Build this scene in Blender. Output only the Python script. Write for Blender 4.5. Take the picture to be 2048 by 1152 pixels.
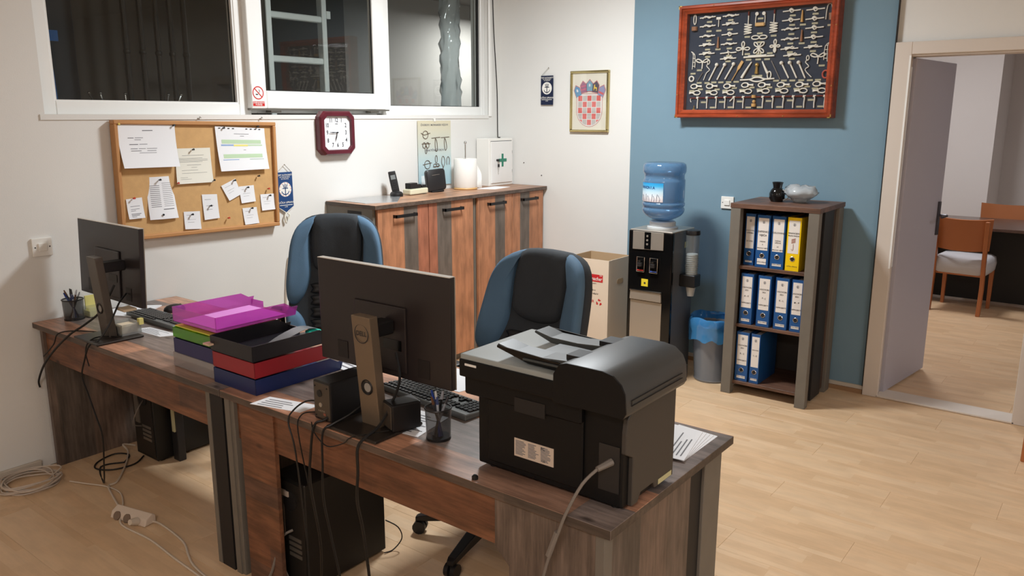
import bpy, bmesh, math, random
from mathutils import Vector, Matrix, noise
random.seed(7)
PI = math.pi
S = bpy.context.scene
for o in list(bpy.data.objects): bpy.data.objects.remove(o)
C = S.collection

# ---------------------------------------------------------------- camera, light, exposure
CH = 1.72
pitch, roll, yaw = math.radians(12.136), math.radians(0.044), math.radians(52.212)
F = Vector((math.sin(yaw)*math.cos(pitch), math.cos(yaw)*math.cos(pitch), -math.sin(pitch)))
R0 = Vector((math.cos(yaw), -math.sin(yaw), 0)); U0 = R0.cross(F)
RR = math.cos(roll)*R0+math.sin(roll)*U0; UU = -math.sin(roll)*R0+math.cos(roll)*U0
cam = bpy.data.cameras.new('camera'); cam.sensor_width = 36; cam.lens = 1600/2048*36
cam.clip_start = .05
co = bpy.data.objects.new('camera', cam); C.objects.link(co); S.camera = co
co.matrix_world = Matrix(((RR.x, UU.x, -F.x, 0), (RR.y, UU.y, -F.y, 0), (RR.z, UU.z, -F.z, CH), (0, 0, 0, 1)))
S.view_settings.view_transform = 'Standard'; S.view_settings.look = 'None'
S.view_settings.gamma = 1; S.view_settings.use_curve_mapping = False
S.view_settings.exposure = 0.13
w = bpy.data.worlds.new('world'); S.world = w; w.use_nodes = True
w.node_tree.nodes['Background'].inputs[0].default_value = (.5, .5, .55, 1)
w.node_tree.nodes['Background'].inputs[1].default_value = .02
def area(name, loc, sx, sy, power, col, rot=(0, 0, 0)):
    l = bpy.data.lights.new(name, 'AREA'); l.shape = 'RECTANGLE'; l.size = sx; l.size_y = sy
    l.energy = power; l.color = col
    o = bpy.data.objects.new(name, l); C.objects.link(o); o.location = loc; o.rotation_euler = rot
    return o
area('ceiling_lamp_light', (3.60, 2.66, 2.86), .28, .5, 76, (.92, .97, 1))
area('rear_fill_light', (-1.2, -0.2, 2.84), .6, 1.2, 66, (1, .91, .86))  # added warm fill behind the camera, stands in for ambient light
area('rear_fill_light', (1.6, -2.2, 2.84), 1.2, .6, 34, (.94, .96, 1))  # second added fill, lifts the shaded side of the room
area('next_room_lamp_and_fill', (7.7, 1.75, 2.84), .3, .5, 37, (.95, .96, 1))
area('next_room_lamp_and_fill', (7.6, -2.2, 2.84), .6, .6, 28, (.95, .95, 1))  # added fill light to brighten the door leaf
area('hall_lamp_light', (7.2, 5.6, 2.80), .3, .3, 70, (.96, .98, 1))

# ---------------------------------------------------------------- helpers
def lin(c):
    return tuple(((v/255/12.92) if v <= 10 else ((v/255+.055)/1.055)**2.4) for v in c)+(1,)
MATS = {}
def nodes(name):
    m = bpy.data.materials.new(name); m.use_nodes = True; t = m.node_tree
    return m, t, t.nodes['Principled BSDF']
def pm(name, col, rough=.5, metal=0, var=.0, scale=8, bump=0, bscale=60, spec=.5, trans=0, ior=1.45, alpha=1, coat=0):
    if name in MATS: return MATS[name]
    m, t, p = nodes(name); c = lin(col)
    p.inputs['Roughness'].default_value = rough; p.inputs['Metallic'].default_value = metal
    p.inputs['Specular IOR Level'].default_value = spec; p.inputs['Base Color'].default_value = c
    p.inputs['Transmission Weight'].default_value = trans; p.inputs['IOR'].default_value = ior
    p.inputs['Alpha'].default_value = alpha; p.inputs['Coat Weight'].default_value = coat
    if var:
        tc = t.nodes.new('ShaderNodeTexCoord'); n = t.nodes.new('ShaderNodeTexNoise'); n.inputs['Scale'].default_value = scale
        n.inputs['Detail'].default_value = 5
        mx = t.nodes.new('ShaderNodeMix'); mx.data_type = 'RGBA'
        mx.inputs[6].default_value = tuple(min(1, v*(1-var)) for v in c[:3])+(1,)
        mx.inputs[7].default_value = tuple(min(1, v*(1+var)) for v in c[:3])+(1,)
        t.links.new(tc.outputs['Object'], n.inputs['Vector']); t.links.new(n.outputs['Fac'], mx.inputs[0])
        t.links.new(mx.outputs[2], p.inputs['Base Color'])
    if bump:
        tc = t.nodes.new('ShaderNodeTexCoord'); n = t.nodes.new('ShaderNodeTexNoise'); n.inputs['Scale'].default_value = bscale
        b = t.nodes.new('ShaderNodeBump'); b.inputs['Strength'].default_value = bump; b.inputs['Distance'].default_value = .002
        t.links.new(tc.outputs['Object'], n.inputs['Vector']); t.links.new(n.outputs['Fac'], b.inputs['Height'])
        t.links.new(b.outputs[0], p.inputs['Normal'])
    MATS[name] = m; return m
def film(name, tint=(255, 255, 255), dcol=(200, 200, 200), dens=.2, rough=.15, gloss=.12):
    """thin see-through plastic: tinted pass-through + some diffuse body + fresnel shine"""
    if name in MATS: return MATS[name]
    m, t, p = nodes(name); N = t.nodes
    p.inputs['Base Color'].default_value = lin(dcol); p.inputs['Roughness'].default_value = rough
    tr = N.new('ShaderNodeBsdfTransparent'); tr.inputs[0].default_value = lin(tint)
    mx = N.new('ShaderNodeMixShader'); mx.inputs[0].default_value = dens
    t.links.new(tr.outputs[0], mx.inputs[1]); t.links.new(p.outputs[0], mx.inputs[2])
    g = N.new('ShaderNodeBsdfGlossy'); g.inputs['Roughness'].default_value = rough
    fr = N.new('ShaderNodeFresnel'); ge = N.new('ShaderNodeNewGeometry')
    t.links.new(math_node(t, 'SUBTRACT', 1.45, math_node(t, 'MULTIPLY', ge.outputs['Backfacing'], .7603)), fr.inputs[0])
    m2 = N.new('ShaderNodeMixShader')
    t.links.new(fr.outputs[0], m2.inputs[0]); t.links.new(mx.outputs[0], m2.inputs[1]); t.links.new(g.outputs[0], m2.inputs[2])
    t.links.new(m2.outputs[0], N['Material Output'].inputs[0]); MATS[name] = m; return m
def math_node(t, op, a, b=None):
    n = t.nodes.new('ShaderNodeMath'); n.operation = op
    for i, v in enumerate((a, b)):
        if v is None: continue
        if isinstance(v, (int, float)): n.inputs[i].default_value = v
        else: t.links.new(v, n.inputs[i])
    return n.outputs[0]
def ramp(t, fac, stops, const=True):
    r = t.nodes.new('ShaderNodeValToRGB'); r.color_ramp.interpolation = 'CONSTANT' if const else 'LINEAR'
    e = r.color_ramp.elements
    while len(e) > 1: e.remove(e[-1])
    e[0].position = stops[0][0]; e[0].color = lin(stops[0][1])
    for p_, c_ in stops[1:]:
        x = e.new(p_); x.color = lin(c_)
    t.links.new(fac, r.inputs[0]); return r.outputs[0]
def mul(t, a, b, f=1.0):
    n = t.nodes.new('ShaderNodeMix'); n.data_type = 'RGBA'; n.blend_type = 'MULTIPLY'; n.inputs[0].default_value = f
    t.links.new(a, n.inputs[6]); t.links.new(b, n.inputs[7]); return n.outputs[2]
def grain(t, tc, base, along, amt=(170, 255), knots=True, fine=55, sc=1.0, kn=(80, 52, 40), stain=200):
    """stretched grain, stains and knots multiplied over a base colour"""
    def vec(sx):
        mp = t.nodes.new('ShaderNodeMapping'); v = [sx, sx, sx]; v[along] = sx*.07
        mp.inputs['Scale'].default_value = v; t.links.new(tc, mp.inputs[0]); return mp.outputs[0]
    n = t.nodes.new('ShaderNodeTexNoise'); n.inputs['Scale'].default_value = fine*sc; n.inputs['Detail'].default_value = 6
    n.inputs['Roughness'].default_value = .7
    t.links.new(vec(1), n.inputs['Vector'])
    g = ramp(t, n.outputs['Fac'], [(.25, (amt[0],)*3), (.7, (amt[1],)*3)], False); out = mul(t, base, g)
    n2 = t.nodes.new('ShaderNodeTexNoise'); n2.inputs['Scale'].default_value = 9; n2.inputs['Detail'].default_value = 5
    mp = t.nodes.new('ShaderNodeMapping'); v = [1.6]*3; v[along] = .6; mp.inputs['Scale'].default_value = v
    t.links.new(tc, mp.inputs[0]); t.links.new(mp.outputs[0], n2.inputs['Vector'])
    g2 = ramp(t, n2.outputs['Fac'], [(.35, (stain,)*3), (.6, (255,)*3)], False); out = mul(t, out, g2, .9)
    if knots:
        vo = t.nodes.new('ShaderNodeTexVoronoi'); vo.inputs['Scale'].default_value = 9
        mp2 = t.nodes.new('ShaderNodeMapping'); v = [1, 1, 1]; v[along] = .5; mp2.inputs['Scale'].default_value = v
        t.links.new(tc, mp2.inputs[0]); t.links.new(mp2.outputs[0], vo.inputs['Vector'])
        g3 = ramp(t, vo.outputs['Distance'], [(.035, kn), (.13, (255,)*3)], False); out = mul(t, out, g3, .9)
    return out
def decor(name, cols, along, across, w_=.12, L=.7, rough=.42, seed=1.0, amt=(150, 255), knots=True):
    """printed 'old wood' board decor: random board colours, real surface is flat laminate"""
    if name in MATS: return MATS[name]
    m, t, p = nodes(name); tcn = t.nodes.new('ShaderNodeTexCoord'); tc = tcn.outputs['Object']
    sp = t.nodes.new('ShaderNodeSeparateXYZ'); t.links.new(tc, sp.inputs[0])
    a, c = sp.outputs[along], sp.outputs[across]
    row = math_node(t, 'FLOOR', math_node(t, 'DIVIDE', c, w_))
    wn = t.nodes.new('ShaderNodeTexWhiteNoise'); wn.noise_dimensions = '1D'
    t.links.new(math_node(t, 'ADD', row, seed), wn.inputs['W'])
    cell = math_node(t, 'FLOOR', math_node(t, 'ADD', math_node(t, 'DIVIDE', a, L), math_node(t, 'MULTIPLY', wn.outputs['Value'], 5.0)))
    w2 = t.nodes.new('ShaderNodeTexWhiteNoise'); w2.noise_dimensions = '2D'
    cb = t.nodes.new('ShaderNodeCombineXYZ'); t.links.new(math_node(t, 'ADD', row, seed*3.1), cb.inputs[0]); t.links.new(cell, cb.inputs[1])
    t.links.new(cb.outputs[0], w2.inputs['Vector'])
    n = len(cols); base = ramp(t, w2.outputs['Value'], [(i/n, c_) for i, c_ in enumerate(cols)])
    t.links.new(grain(t, tc, base, along, amt, knots), p.inputs['Base Color'])
    p.inputs['Roughness'].default_value = rough
    MATS[name] = m; return m
def stripes(name, stops, width, across, along, rough=.5, amt=(205, 255)):
    m, t, p = nodes(name); tcn = t.nodes.new('ShaderNodeTexCoord'); tc = tcn.outputs['Object']
    sp = t.nodes.new('ShaderNodeSeparateXYZ'); t.links.new(tc, sp.inputs[0])
    f = math_node(t, 'ADD', math_node(t, 'DIVIDE', sp.outputs[across], width), .5)
    t.links.new(grain(t, tc, ramp(t, f, stops), along, amt, stain=208), p.inputs['Base Color'])
    p.inputs['Roughness'].default_value = rough; return m

def mw(o):
    m = Matrix.LocRotScale(o.location, o.rotation_euler, o.scale)
    return mw(o.parent) @ m if o.parent else m
class B:
    def __init__(s): s.bm = bmesh.new(); s.mi = 0
    def _f(s, vs):
        try:
            f = s.bm.faces.new(vs); f.material_index = s.mi; return f
        except ValueError: return None
    def box(s, x0, x1, y0, y1, z0, z1, M=None, mi=None):
        if mi is not None: s.mi = mi
        P = [Vector((x, y, z)) for z in (z0, z1) for y in (y0, y1) for x in (x0, x1)]
        if M: P = [M @ p for p in P]
        v = [s.bm.verts.new(p) for p in P]
        for q in ((0, 2, 3, 1), (4, 5, 7, 6), (0, 1, 5, 4), (2, 6, 7, 3), (0, 4, 6, 2), (1, 3, 7, 5)): s._f([v[i] for i in q])
        return s
    def prism(s, pts, axis, a, b, mi=None):
        if mi is not None: s.mi = mi
        def P(u, v, w_): return ((w_, u, v), (u, w_, v), (u, v, w_))[axis]
        A = [s.bm.verts.new(P(u, v, a)) for u, v in pts]; Bv = [s.bm.verts.new(P(u, v, b)) for u, v in pts]
        s._f(A); s._f(Bv[::-1]); n = len(pts)
        for i in range(n): s._f([A[i], Bv[i], Bv[(i+1) % n], A[(i+1) % n]])
        return s
    def poly(s, pts, mi=None):
        if mi is not None: s.mi = mi
        s._f([s.bm.verts.new(p) for p in pts]); return s
    def loft(s, rings, cap=True, closed=True):
        V = [[s.bm.verts.new(p) for p in r] for r in rings]; n = len(rings[0])
        for i in range(len(V)-1):
            for j in range(n if closed else n-1):
                s._f([V[i][j], V[i][(j+1) % n], V[i+1][(j+1) % n], V[i+1][j]])
        if cap and closed: s._f(V[0][::-1]); s._f(V[-1])
        return s
    def lathe(s, prof, c=(0, 0), seg=24, cap=True, M=None):
        rings = []
        for r, z in prof:
            ring = [Vector((c[0]+r*math.cos(2*PI*k/seg), c[1]+r*math.sin(2*PI*k/seg), z)) for k in range(seg)]
            rings.append([M @ p for p in ring] if M else ring)
        return s.loft(rings, cap)
    def tube(s, pts, r=.003, seg=6, closed=False, smooth=4, rs=None, cap=True):
        P = [Vector(p) for p in pts]
        if smooth > 1 and len(P) > 2: P = spline(P, smooth, closed)
        n = len(P); rings = []
        up = None
        for i in range(n):
            if closed: d = P[(i+1) % n]-P[i-1]
            else: d = P[min(i+1, n-1)]-P[max(i-1, 0)]
            if d.length < 1e-9: d = Vector((0, 0, 1))
            d.normalize()
            if up is None: up = d.orthogonal().normalized()
            up = (up-d*up.dot(d))
            if up.length < 1e-6: up = d.orthogonal()
            up.normalize(); sd = d.cross(up)
            rr = r if rs is None else rs[0]+(rs[1]-rs[0])*i/(n-1)
            rings.append([P[i]+(up*math.cos(2*PI*k/seg)+sd*math.sin(2*PI*k/seg))*rr for k in range(seg)])
        if closed: rings.append(rings[0])
        return s.loft(rings, cap and not closed)
    def cyl(s, a, b, r, seg=12, r2=None):
        return s.tube([a, b], r, seg, smooth=1, rs=(r, r if r2 is None else r2))
    def ball(s, c, r, seg=12, sz=1):
        c = Vector(c)
        prof = [(max(1e-4, r*math.sin(PI*i/8)), c.z-r*sz*math.cos(PI*i/8)) for i in range(9)]
        return s.lathe(prof, (c.x, c.y), seg)
    def grid(s, fn, nu, nv, mi=None):
        if mi is not None: s.mi = mi
        V = [[s.bm.verts.new(fn(i/nu, j/nv)) for i in range(nu+1)] for j in range(nv+1)]
        for j in range(nv):
            for i in range(nu): s._f([V[j][i], V[j][i+1], V[j+1][i+1], V[j+1][i]])
        return s
def spline(P, k, closed=False):
    n = len(P); out = []
    rng = range(n) if closed else range(n-1)
    for i in rng:
        p0 = P[(i-1) % n] if closed or i > 0 else P[0]; p1 = P[i]; p2 = P[(i+1) % n]
        p3 = P[(i+2) % n] if closed or i+2 < n else P[-1]
        for j in range(k):
            t = j/k
            out.append(.5*((2*p1)+(p2-p0)*t+(2*p0-5*p1+4*p2-p3)*t*t+(3*p1-p0-3*p2+p3)*t**3))
    if not closed: out.append(P[-1].copy())
    return out
def obj(name, b, mats, parent=None, smooth=False, bevel=0, seg=1, local=False, solid=0, ang=35, origin=None):
    bm = b.bm
    bmesh.ops.recalc_face_normals(bm, faces=bm.faces)
    if solid: bmesh.ops.solidify(bm, geom=bm.faces[:], thickness=solid)
    if bevel:
        es = [e for e in bm.edges if len(e.link_faces) == 2 and e.calc_face_angle(0) > math.radians(ang)]
        bmesh.ops.bevel(bm, geom=es, offset=bevel, segments=seg, profile=.6, affect='EDGES')
    me = bpy.data.meshes.new(name); bm.to_mesh(me); bm.free()
    for m in (mats if isinstance(mats, (list, tuple)) else [mats]): me.materials.append(m)
    if smooth:
        for p in me.polygons: p.use_smooth = True
        me.set_sharp_from_angle(angle=math.radians(ang))
    o = bpy.data.objects.new(name, me); C.objects.link(o)
    if parent:
        o.parent = parent
        if not local:
            me.transform(mw(parent).inverted())
            if parent.type == 'MESH' or True:
                pass
    else:
        xs = [v.co for v in me.vertices]
        og = Vector(origin) if origin else Vector(((min(v.x for v in xs)+max(v.x for v in xs))/2, (min(v.y for v in xs)+max(v.y for v in xs))/2, min(v.z for v in xs)))
        me.transform(Matrix.Translation(-og)); o.location = og
    return o
def tag(o, label, cat, group=None):
    o['label'] = label; o['category'] = cat
    if group: o['group'] = group
    return o
def thing(name, label, cat, loc=(0, 0, 0), rotz=0, group=None):
    o = bpy.data.objects.new(name, None); C.objects.link(o); o.location = loc; o.rotation_euler = (0, 0, rotz)
    o.empty_display_size = .05
    return tag(o, label, cat, group)
def struct(name, b, m, parent=None, **k):
    o = obj(name, b, m, parent, **k)
    if parent is None: o['kind'] = 'structure'
    return o
def dup(root, loc=None, rotz=None, label=None, group=None):
    r = root.copy(); C.objects.link(r)
    if loc is not None: r.location = loc
    if rotz is not None: r.rotation_euler = (0, 0, rotz)
    if label: r['label'] = label
    if group: r['group'] = group
    for ch in list(root.children):
        c = ch.copy(); C.objects.link(c); c.parent = r
        for g in list(ch.children):
            d = g.copy(); C.objects.link(d); d.parent = c
    return r
def text(name, s, pos, right, up, size, mat, parent=None, align='CENTER', sx=1.0, shear=0, off=.012):
    cu = bpy.data.curves.new(name, 'FONT'); cu.body = s; cu.size = size; cu.align_x = align; cu.align_y = 'CENTER'
    cu.shear = shear; cu.resolution_u = 2; cu.offset = off*size
    t = bpy.data.objects.new('t', cu); C.objects.link(t)
    bpy.context.view_layer.update()
    me = bpy.data.meshes.new_from_object(t.evaluated_get(bpy.context.evaluated_depsgraph_get()))
    bpy.data.objects.remove(t); bpy.data.curves.remove(cu)
    r = Vector(right).normalized(); u = Vector(up).normalized(); n = r.cross(u)
    M = Matrix(((r.x*sx, u.x, n.x, pos[0]), (r.y*sx, u.y, n.y, pos[1]), (r.z*sx, u.z, n.z, pos[2]), (0, 0, 0, 1)))
    me.transform(M); me.materials.clear(); me.materials.append(mat); me.name = name
    o = bpy.data.objects.new(name, me); C.objects.link(o)
    if parent: o.parent = parent; me.transform(mw(parent).inverted())
    return o
XA, ZA = (1, 0, 0), (0, 0, 1)
YB = (0, -1, 0)
def rrect(x0, x1, y0, y1, r, n=4):
    out = []
    for cx, cy, a in ((x1-r, y1-r, 0), (x0+r, y1-r, PI/2), (x0+r, y0+r, PI), (x1-r, y0+r, 1.5*PI)):
        for k in range(n+1):
            t = a+PI/2*k/n; out.append((cx+r*math.cos(t), cy+r*math.sin(t)))
    return out

# ---------------------------------------------------------------- materials
M_wall = pm('white_wall_paint', (225, 224, 220), .85, var=.015, scale=3, bump=.12, bscale=180)
M_wall2 = pm('next_room_wall_paint', (222, 216, 212), .85, bump=.1, bscale=150)
M_blue = pm('blue_wall_paint', (118, 146, 162), .8, var=.03, scale=6, bump=.12, bscale=180)
M_upvc = pm('white_window_plastic', (240, 240, 237), .3)
M_frame = pm('cream_door_frame_paint', (214, 203, 192), .45)
M_door = pm('lilac_grey_door_paint', (178, 174, 184), .5)
M_black = pm('matt_black_plastic', (24, 23, 24), .42, bump=.05, bscale=500)
M_blackg = pm('gloss_black_plastic', (12, 12, 13), .12)
M_dark = pm('dark_charcoal_plastic', (38, 37, 38), .38)
M_steel = pm('brushed_grey_metal', (150, 142, 132), .35, metal=.7)
M_silver = pm('silver_panel', (176, 168, 158), .3, metal=.6)
M_chrome = pm('chrome', (215, 215, 215), .15, metal=1)
M_paper = pm('white_paper', (236, 237, 240), .8)
M_paperc = pm('cream_paper', (232, 230, 218), .8)
M_ink = pm('printed_grey_ink', (120, 120, 125), .8)
M_inkd = pm('printed_dark_ink', (45, 45, 48), .7)
M_white = pm('white_plastic', (236, 234, 228), .35)
M_cable = pm('black_cable_rubber', (20, 19, 19), .5)
M_cablew = pm('white_cable_rubber', (205, 190, 172), .5)
M_cableg = pm('grey_cable_rubber', (120, 112, 104), .5)
BR = [(150, 98, 72), (118, 92, 78), (172, 118, 88), (96, 84, 78), (160, 112, 84), (108, 76, 62)]
M_top = decor('old_wood_desk_top', [(226, 168, 136), (152, 138, 130), (232, 176, 142), (182, 142, 120), (154, 138, 130), (216, 160, 130)], 1, 0, .124, .62, .33, 2.3)
M_topc = decor('old_wood_cabinet_top', [(196, 146, 112), (176, 130, 104), (204, 154, 120)], 0, 1, .14, .9, .4, 5.0, (190, 255))
M_mod = decor('old_wood_modesty', [(144, 94, 66), (122, 86, 68), (150, 100, 70)], 1, 2, .085, .9, .5, 4.2)
M_leg = decor('old_wood_leg', [(130, 112, 100), (114, 101, 92), (138, 116, 102)], 2, 0, .16, 1.4, .5, 1.2, knots=False)
M_edge = decor('old_wood_edge', [(112, 94, 82), (100, 86, 76)], 1, 2, .5, .8, .5, 3.3, knots=False)
M_grey = pm('concrete_grey_laminate', (112, 106, 97), .55, var=.12, scale=14, bump=.05)
M_gap = pm('black_inset_laminate', (30, 28, 28), .6)
M_gl = film('window_glass', (242, 244, 243), (200, 205, 205), .0, .0)
_t = M_gl.node_tree
ORANGE, DARKW, REDW = (200, 138, 100), (118, 106, 96), (186, 118, 90)

# ---------------------------------------------------------------- floor
base = B().box(-3, 5.30, -3.5, 4.14, -.06, -.012)
floor = struct('floor', base, pm('floor_underlay', (120, 90, 60), .8))
def laminate(name, cols):
    m, t, p = nodes(name); tcn = t.nodes.new('ShaderNodeTexCoord'); tc = tcn.outputs['Object']
    oi = t.nodes.new('ShaderNodeObjectInfo'); sp = t.nodes.new('ShaderNodeSeparateXYZ'); t.links.new(tc, sp.inputs[0])
    row = math_node(t, 'FLOOR', math_node(t, 'DIVIDE', sp.outputs[0], .0645))
    wn = t.nodes.new('ShaderNodeTexWhiteNoise'); wn.noise_dimensions = '2D'
    cb = t.nodes.new('ShaderNodeCombineXYZ')
    off = math_node(t, 'MULTIPLY', oi.outputs['Random'], 37.0)
    t.links.new(math_node(t, 'ADD', row, off), cb.inputs[0])
    w1 = t.nodes.new('ShaderNodeTexWhiteNoise'); w1.noise_dimensions = '1D'; t.links.new(math_node(t, 'ADD', row, off), w1.inputs['W'])
    t.links.new(math_node(t, 'FLOOR', math_node(t, 'ADD', math_node(t, 'DIVIDE', sp.outputs[1], .41), math_node(t, 'MULTIPLY', w1.outputs['Value'], 3))), cb.inputs[1])
    t.links.new(cb.outputs[0], wn.inputs['Vector'])
    base = ramp(t, wn.outputs['Value'], [(i/len(cols), c) for i, c in enumerate(cols)])
    t.links.new(grain(t, tc, base, 1, (240, 255), False, 40, stain=243), p.inputs['Base Color'])
    p.inputs['Roughness'].default_value = .38; return m
M_lam = laminate('beech_laminate', [(226, 190, 150), (229, 195, 156), (222, 186, 146), (226, 191, 152), (231, 198, 160)])
pw, pl = .193, 1.285
pb = B().box(-pw/2+.0003, pw/2-.0003, -pl/2+.0003, pl/2-.0003, -.012, 0)
plank0 = None; random.seed(3)
x = 5.175-pw/2; row = 0
def place_planks(parent, xr, y0, y1, first=None):
    global row
    xx = xr
    while xx > -0.15:
        yy = y1-pl/2+(row*.43 % pl)
        while yy > y0-pl/2:
            a, b_ = max(yy-pl/2, y0), min(yy+pl/2, y1)
            if b_-a > .02: yield xx, (a+b_)/2, (b_-a)/pl
            yy -= pl
        xx -= pw; row += 1
for xx, yy, sc in place_planks(floor, x, -.35, 4.135):
    if xx < .9 and yy < 1.0: continue
    if plank0 is None:
        plank0 = obj('plank', pb, M_lam, floor, bevel=.0006); plank0.data.transform(mw(floor)); me_pl = plank0.data
        o = plank0
    else:
        o = bpy.data.objects.new('plank', me_pl); C.objects.link(o); o.parent = floor
    o.location = mw(floor).inverted() @ Vector((xx, yy, 0)); o.scale = (1, sc, 1)
struct('floor', B().box(-3, .05, -3.5, 4.14, -.011, -.0005), M_lam)
struct('floor', B().box(.05, 5.18, -3.5, -.36, -.011, -.0005), M_lam)
nf = struct('floor', B().box(5.19, 11, -4, 3, -.06, -.012), pm('floor_underlay', (120, 90, 60)))
random.seed(5); row = 0
for i in range(30):
    xx = 5.30+.012+pw/2+i*pw
    if xx > 10.3: break
    yy = 1.7-((i*.43) % pl)+pl/2
    while yy > -.9:
        o = bpy.data.objects.new('plank', me_pl); C.objects.link(o); o.parent = nf
        o.location = mw(nf).inverted() @ Vector((xx, yy, 0)); yy -= pl

# ---------------------------------------------------------------- walls
WT = 2.95
wa = B()
wa.box(-3, 1.713, 4.14, 4.34, 0, WT); wa.box(1.713, 5.06, 4.14, 4.34, 0, 1.723); wa.box(1.713, 5.06, 4.14, 4.34, 2.80, WT); wa.box(5.06, 5.30, 4.14, 4.34, 0, WT)
struct('wall_back', wa, M_wall)
wb = B()
wb.box(5.18, 5.30, 1.19, 4.14, 0, WT); wb.box(5.18, 5.30, .30, 1.19, 2.13, WT); wb.box(5.18, 5.30, -3.5, .30, 0, WT)
wr = struct('wall_right', wb, M_wall)
o = obj('blue_paint', B().box(5.1785, 5.18, 1.20, 2.93, .05, WT), M_blue, wr)
struct('wall_left', B().box(-3.1, -3, -3.5, 4.34, 0, WT), M_wall)
struct('wall_front', B().box(-3, 5.30, -3.6, -3.5, 0, WT), M_wall)
struct('ceiling', B().box(-3.1, 5.30, -3.6, 4.34, WT, WT+.1), M_wall)
# next room
struct('wall_next_far', B().box(10.6, 10.7, -4, 3, 0, WT).box(9.75, 10.6, 1.22, 3, 0, WT), M_wall2)
struct('wall_next_side', B().box(5.30, 9.75, 2.2, 2.3, 0, WT), M_wall2)
struct('wall_next_near', B().box(5.30, 10.7, -4.1, -4, 0, WT), M_wall2)
struct('ceiling', B().box(5.30, 10.7, -4.1, 3, WT, WT+.1), M_wall2)
# hall behind the windows
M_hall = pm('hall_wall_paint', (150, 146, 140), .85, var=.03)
M_halld = pm('shaded_hall_wall', (92, 86, 80), .85, var=.1, scale=2)  # dimness of the hall's left end put into a darker copy of its wall colour
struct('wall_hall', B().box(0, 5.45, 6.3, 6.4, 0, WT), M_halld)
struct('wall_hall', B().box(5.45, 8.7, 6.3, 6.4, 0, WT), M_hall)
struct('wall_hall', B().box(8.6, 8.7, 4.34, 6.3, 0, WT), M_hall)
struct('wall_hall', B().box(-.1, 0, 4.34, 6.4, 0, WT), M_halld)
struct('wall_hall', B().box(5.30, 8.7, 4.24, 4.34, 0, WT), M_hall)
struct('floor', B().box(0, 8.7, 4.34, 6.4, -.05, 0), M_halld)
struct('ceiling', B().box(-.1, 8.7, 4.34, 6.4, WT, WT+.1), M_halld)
# baseboards
M_base = pm('white_baseboard', (196, 186, 172), .5)
M_basew = pm('wood_baseboard', (150, 116, 84), .5)
struct('baseboard_back', B().box(-3, 1.50, 4.122, 4.14, 0.012, .045), M_base, bevel=.003)
struct('baseboard_back', B().box(2.3, 3.36, 4.122, 4.14, 0, .045), M_base, bevel=.003)
struct('baseboard_right', B().box(5.166, 5.1795, 1.20, 2.93, 0.028, .052), M_base)
struct('baseboard_right', B().box(5.160, 5.1795, 1.20, 2.93, 0, .027), M_basew)
# door frame
dj = B()
dj.box(5.165, 5.315, 1.116, 1.190, 0, 2.13).box(5.165, 5.315, .305, .372, 0, 2.13).box(5.165, 5.315, .372, 1.116, 2.056, 2.13)
dj.box(5.150, 5.165, 1.105, 1.196, 0, 2.136).box(5.150, 5.165, .298, .385, 0, 2.136).box(5.150, 5.165, .385, 1.105, 2.066, 2.136)
d1 = struct('door_1', dj, M_frame, bevel=.003)
obj('threshold', B().box(5.15, 5.31, .372, 1.116, .001, .014), M_frame, d1, bevel=.003)
obj('dark_gap', B().box(5.1495, 5.1785, 1.1962, 1.2005, .055, WT-.01), M_gap, wr)
obj('pale_stop', B().box(5.1485, 5.1505, 1.106, 1.116, .82, 2.06), M_upvc, d1)
# leaf
ang = math.atan2(1.008-1.092, 5.93-5.27); Lf = .71
LM = Matrix.Translation((5.245, 1.093, 0)) @ Matrix.Rotation(ang, 4, 'Z')
leaf = obj('leaf', B().box(0, Lf, 0, .04, .012, 2.05, LM), M_door, d1, bevel=.002)
hb = B(); hb.box(Lf-.065, Lf-.033, -.012, 0, .95, 1.17, LM)
hb.tube([LM @ Vector(p) for p in ((Lf-.05, -.01, 1.08), (Lf-.05, -.05, 1.08), (Lf-.06, -.058, 1.08), (Lf-.14, -.055, 1.078))], .009, 8)
obj('handle', hb, pm('dark_grey_handle', (82, 80, 86), .35, metal=.6), leaf, smooth=True)
obj('strike_edge', B().box(5.20, 5.24, 1.112, 1.116, .82, 2.0), M_upvc, d1)

# ---------------------------------------------------------------- windows
def frame_bars(x0, x1, z0, z1, y0, y1, t=.06):
    return B().box(x0, x0+t, y0, y1, z0, z1).box(x1-t, x1, y0, y1, z0, z1).box(x0+t, x1-t, y0, y1, z0, z0+t).box(x0+t, x1-t, y0, y1, z1-t, z1)
w1 = struct('window_1', B().box(1.713, 1.795, 4.20, 4.27, 1.723, 2.80).box(2.815, 2.895, 4.20, 4.27, 1.723, 2.80).box(1.795, 2.815, 4.20, 4.27, 1.723, 1.79).box(1.795, 2.815, 4.20, 4.27, 2.73, 2.80), M_upvc, bevel=.004)
obj('pane', B().box(1.795, 2.815, 4.232, 4.236, 1.79, 2.73), M_gl, w1)
obj('bead', B().box(1.795, 1.803, 4.205, 4.225, 1.79, 2.73).box(2.807, 2.815, 4.205, 4.225, 1.79, 2.73).box(1.803, 2.807, 4.205, 4.225, 1.79, 1.797), M_upvc, w1)
obj('gasket', B().box(1.803, 1.807, 4.228, 4.232, 1.795, 2.73).box(2.803, 2.807, 4.228, 4.232, 1.795, 2.73).box(1.807, 2.803, 4.228, 4.232, 1.795, 1.799), M_black, w1)
w2 = struct('window_2', frame_bars(2.895, 3.955, 1.735, 2.80, 4.215, 4.27, .05), M_upvc, bevel=.004)
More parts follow.
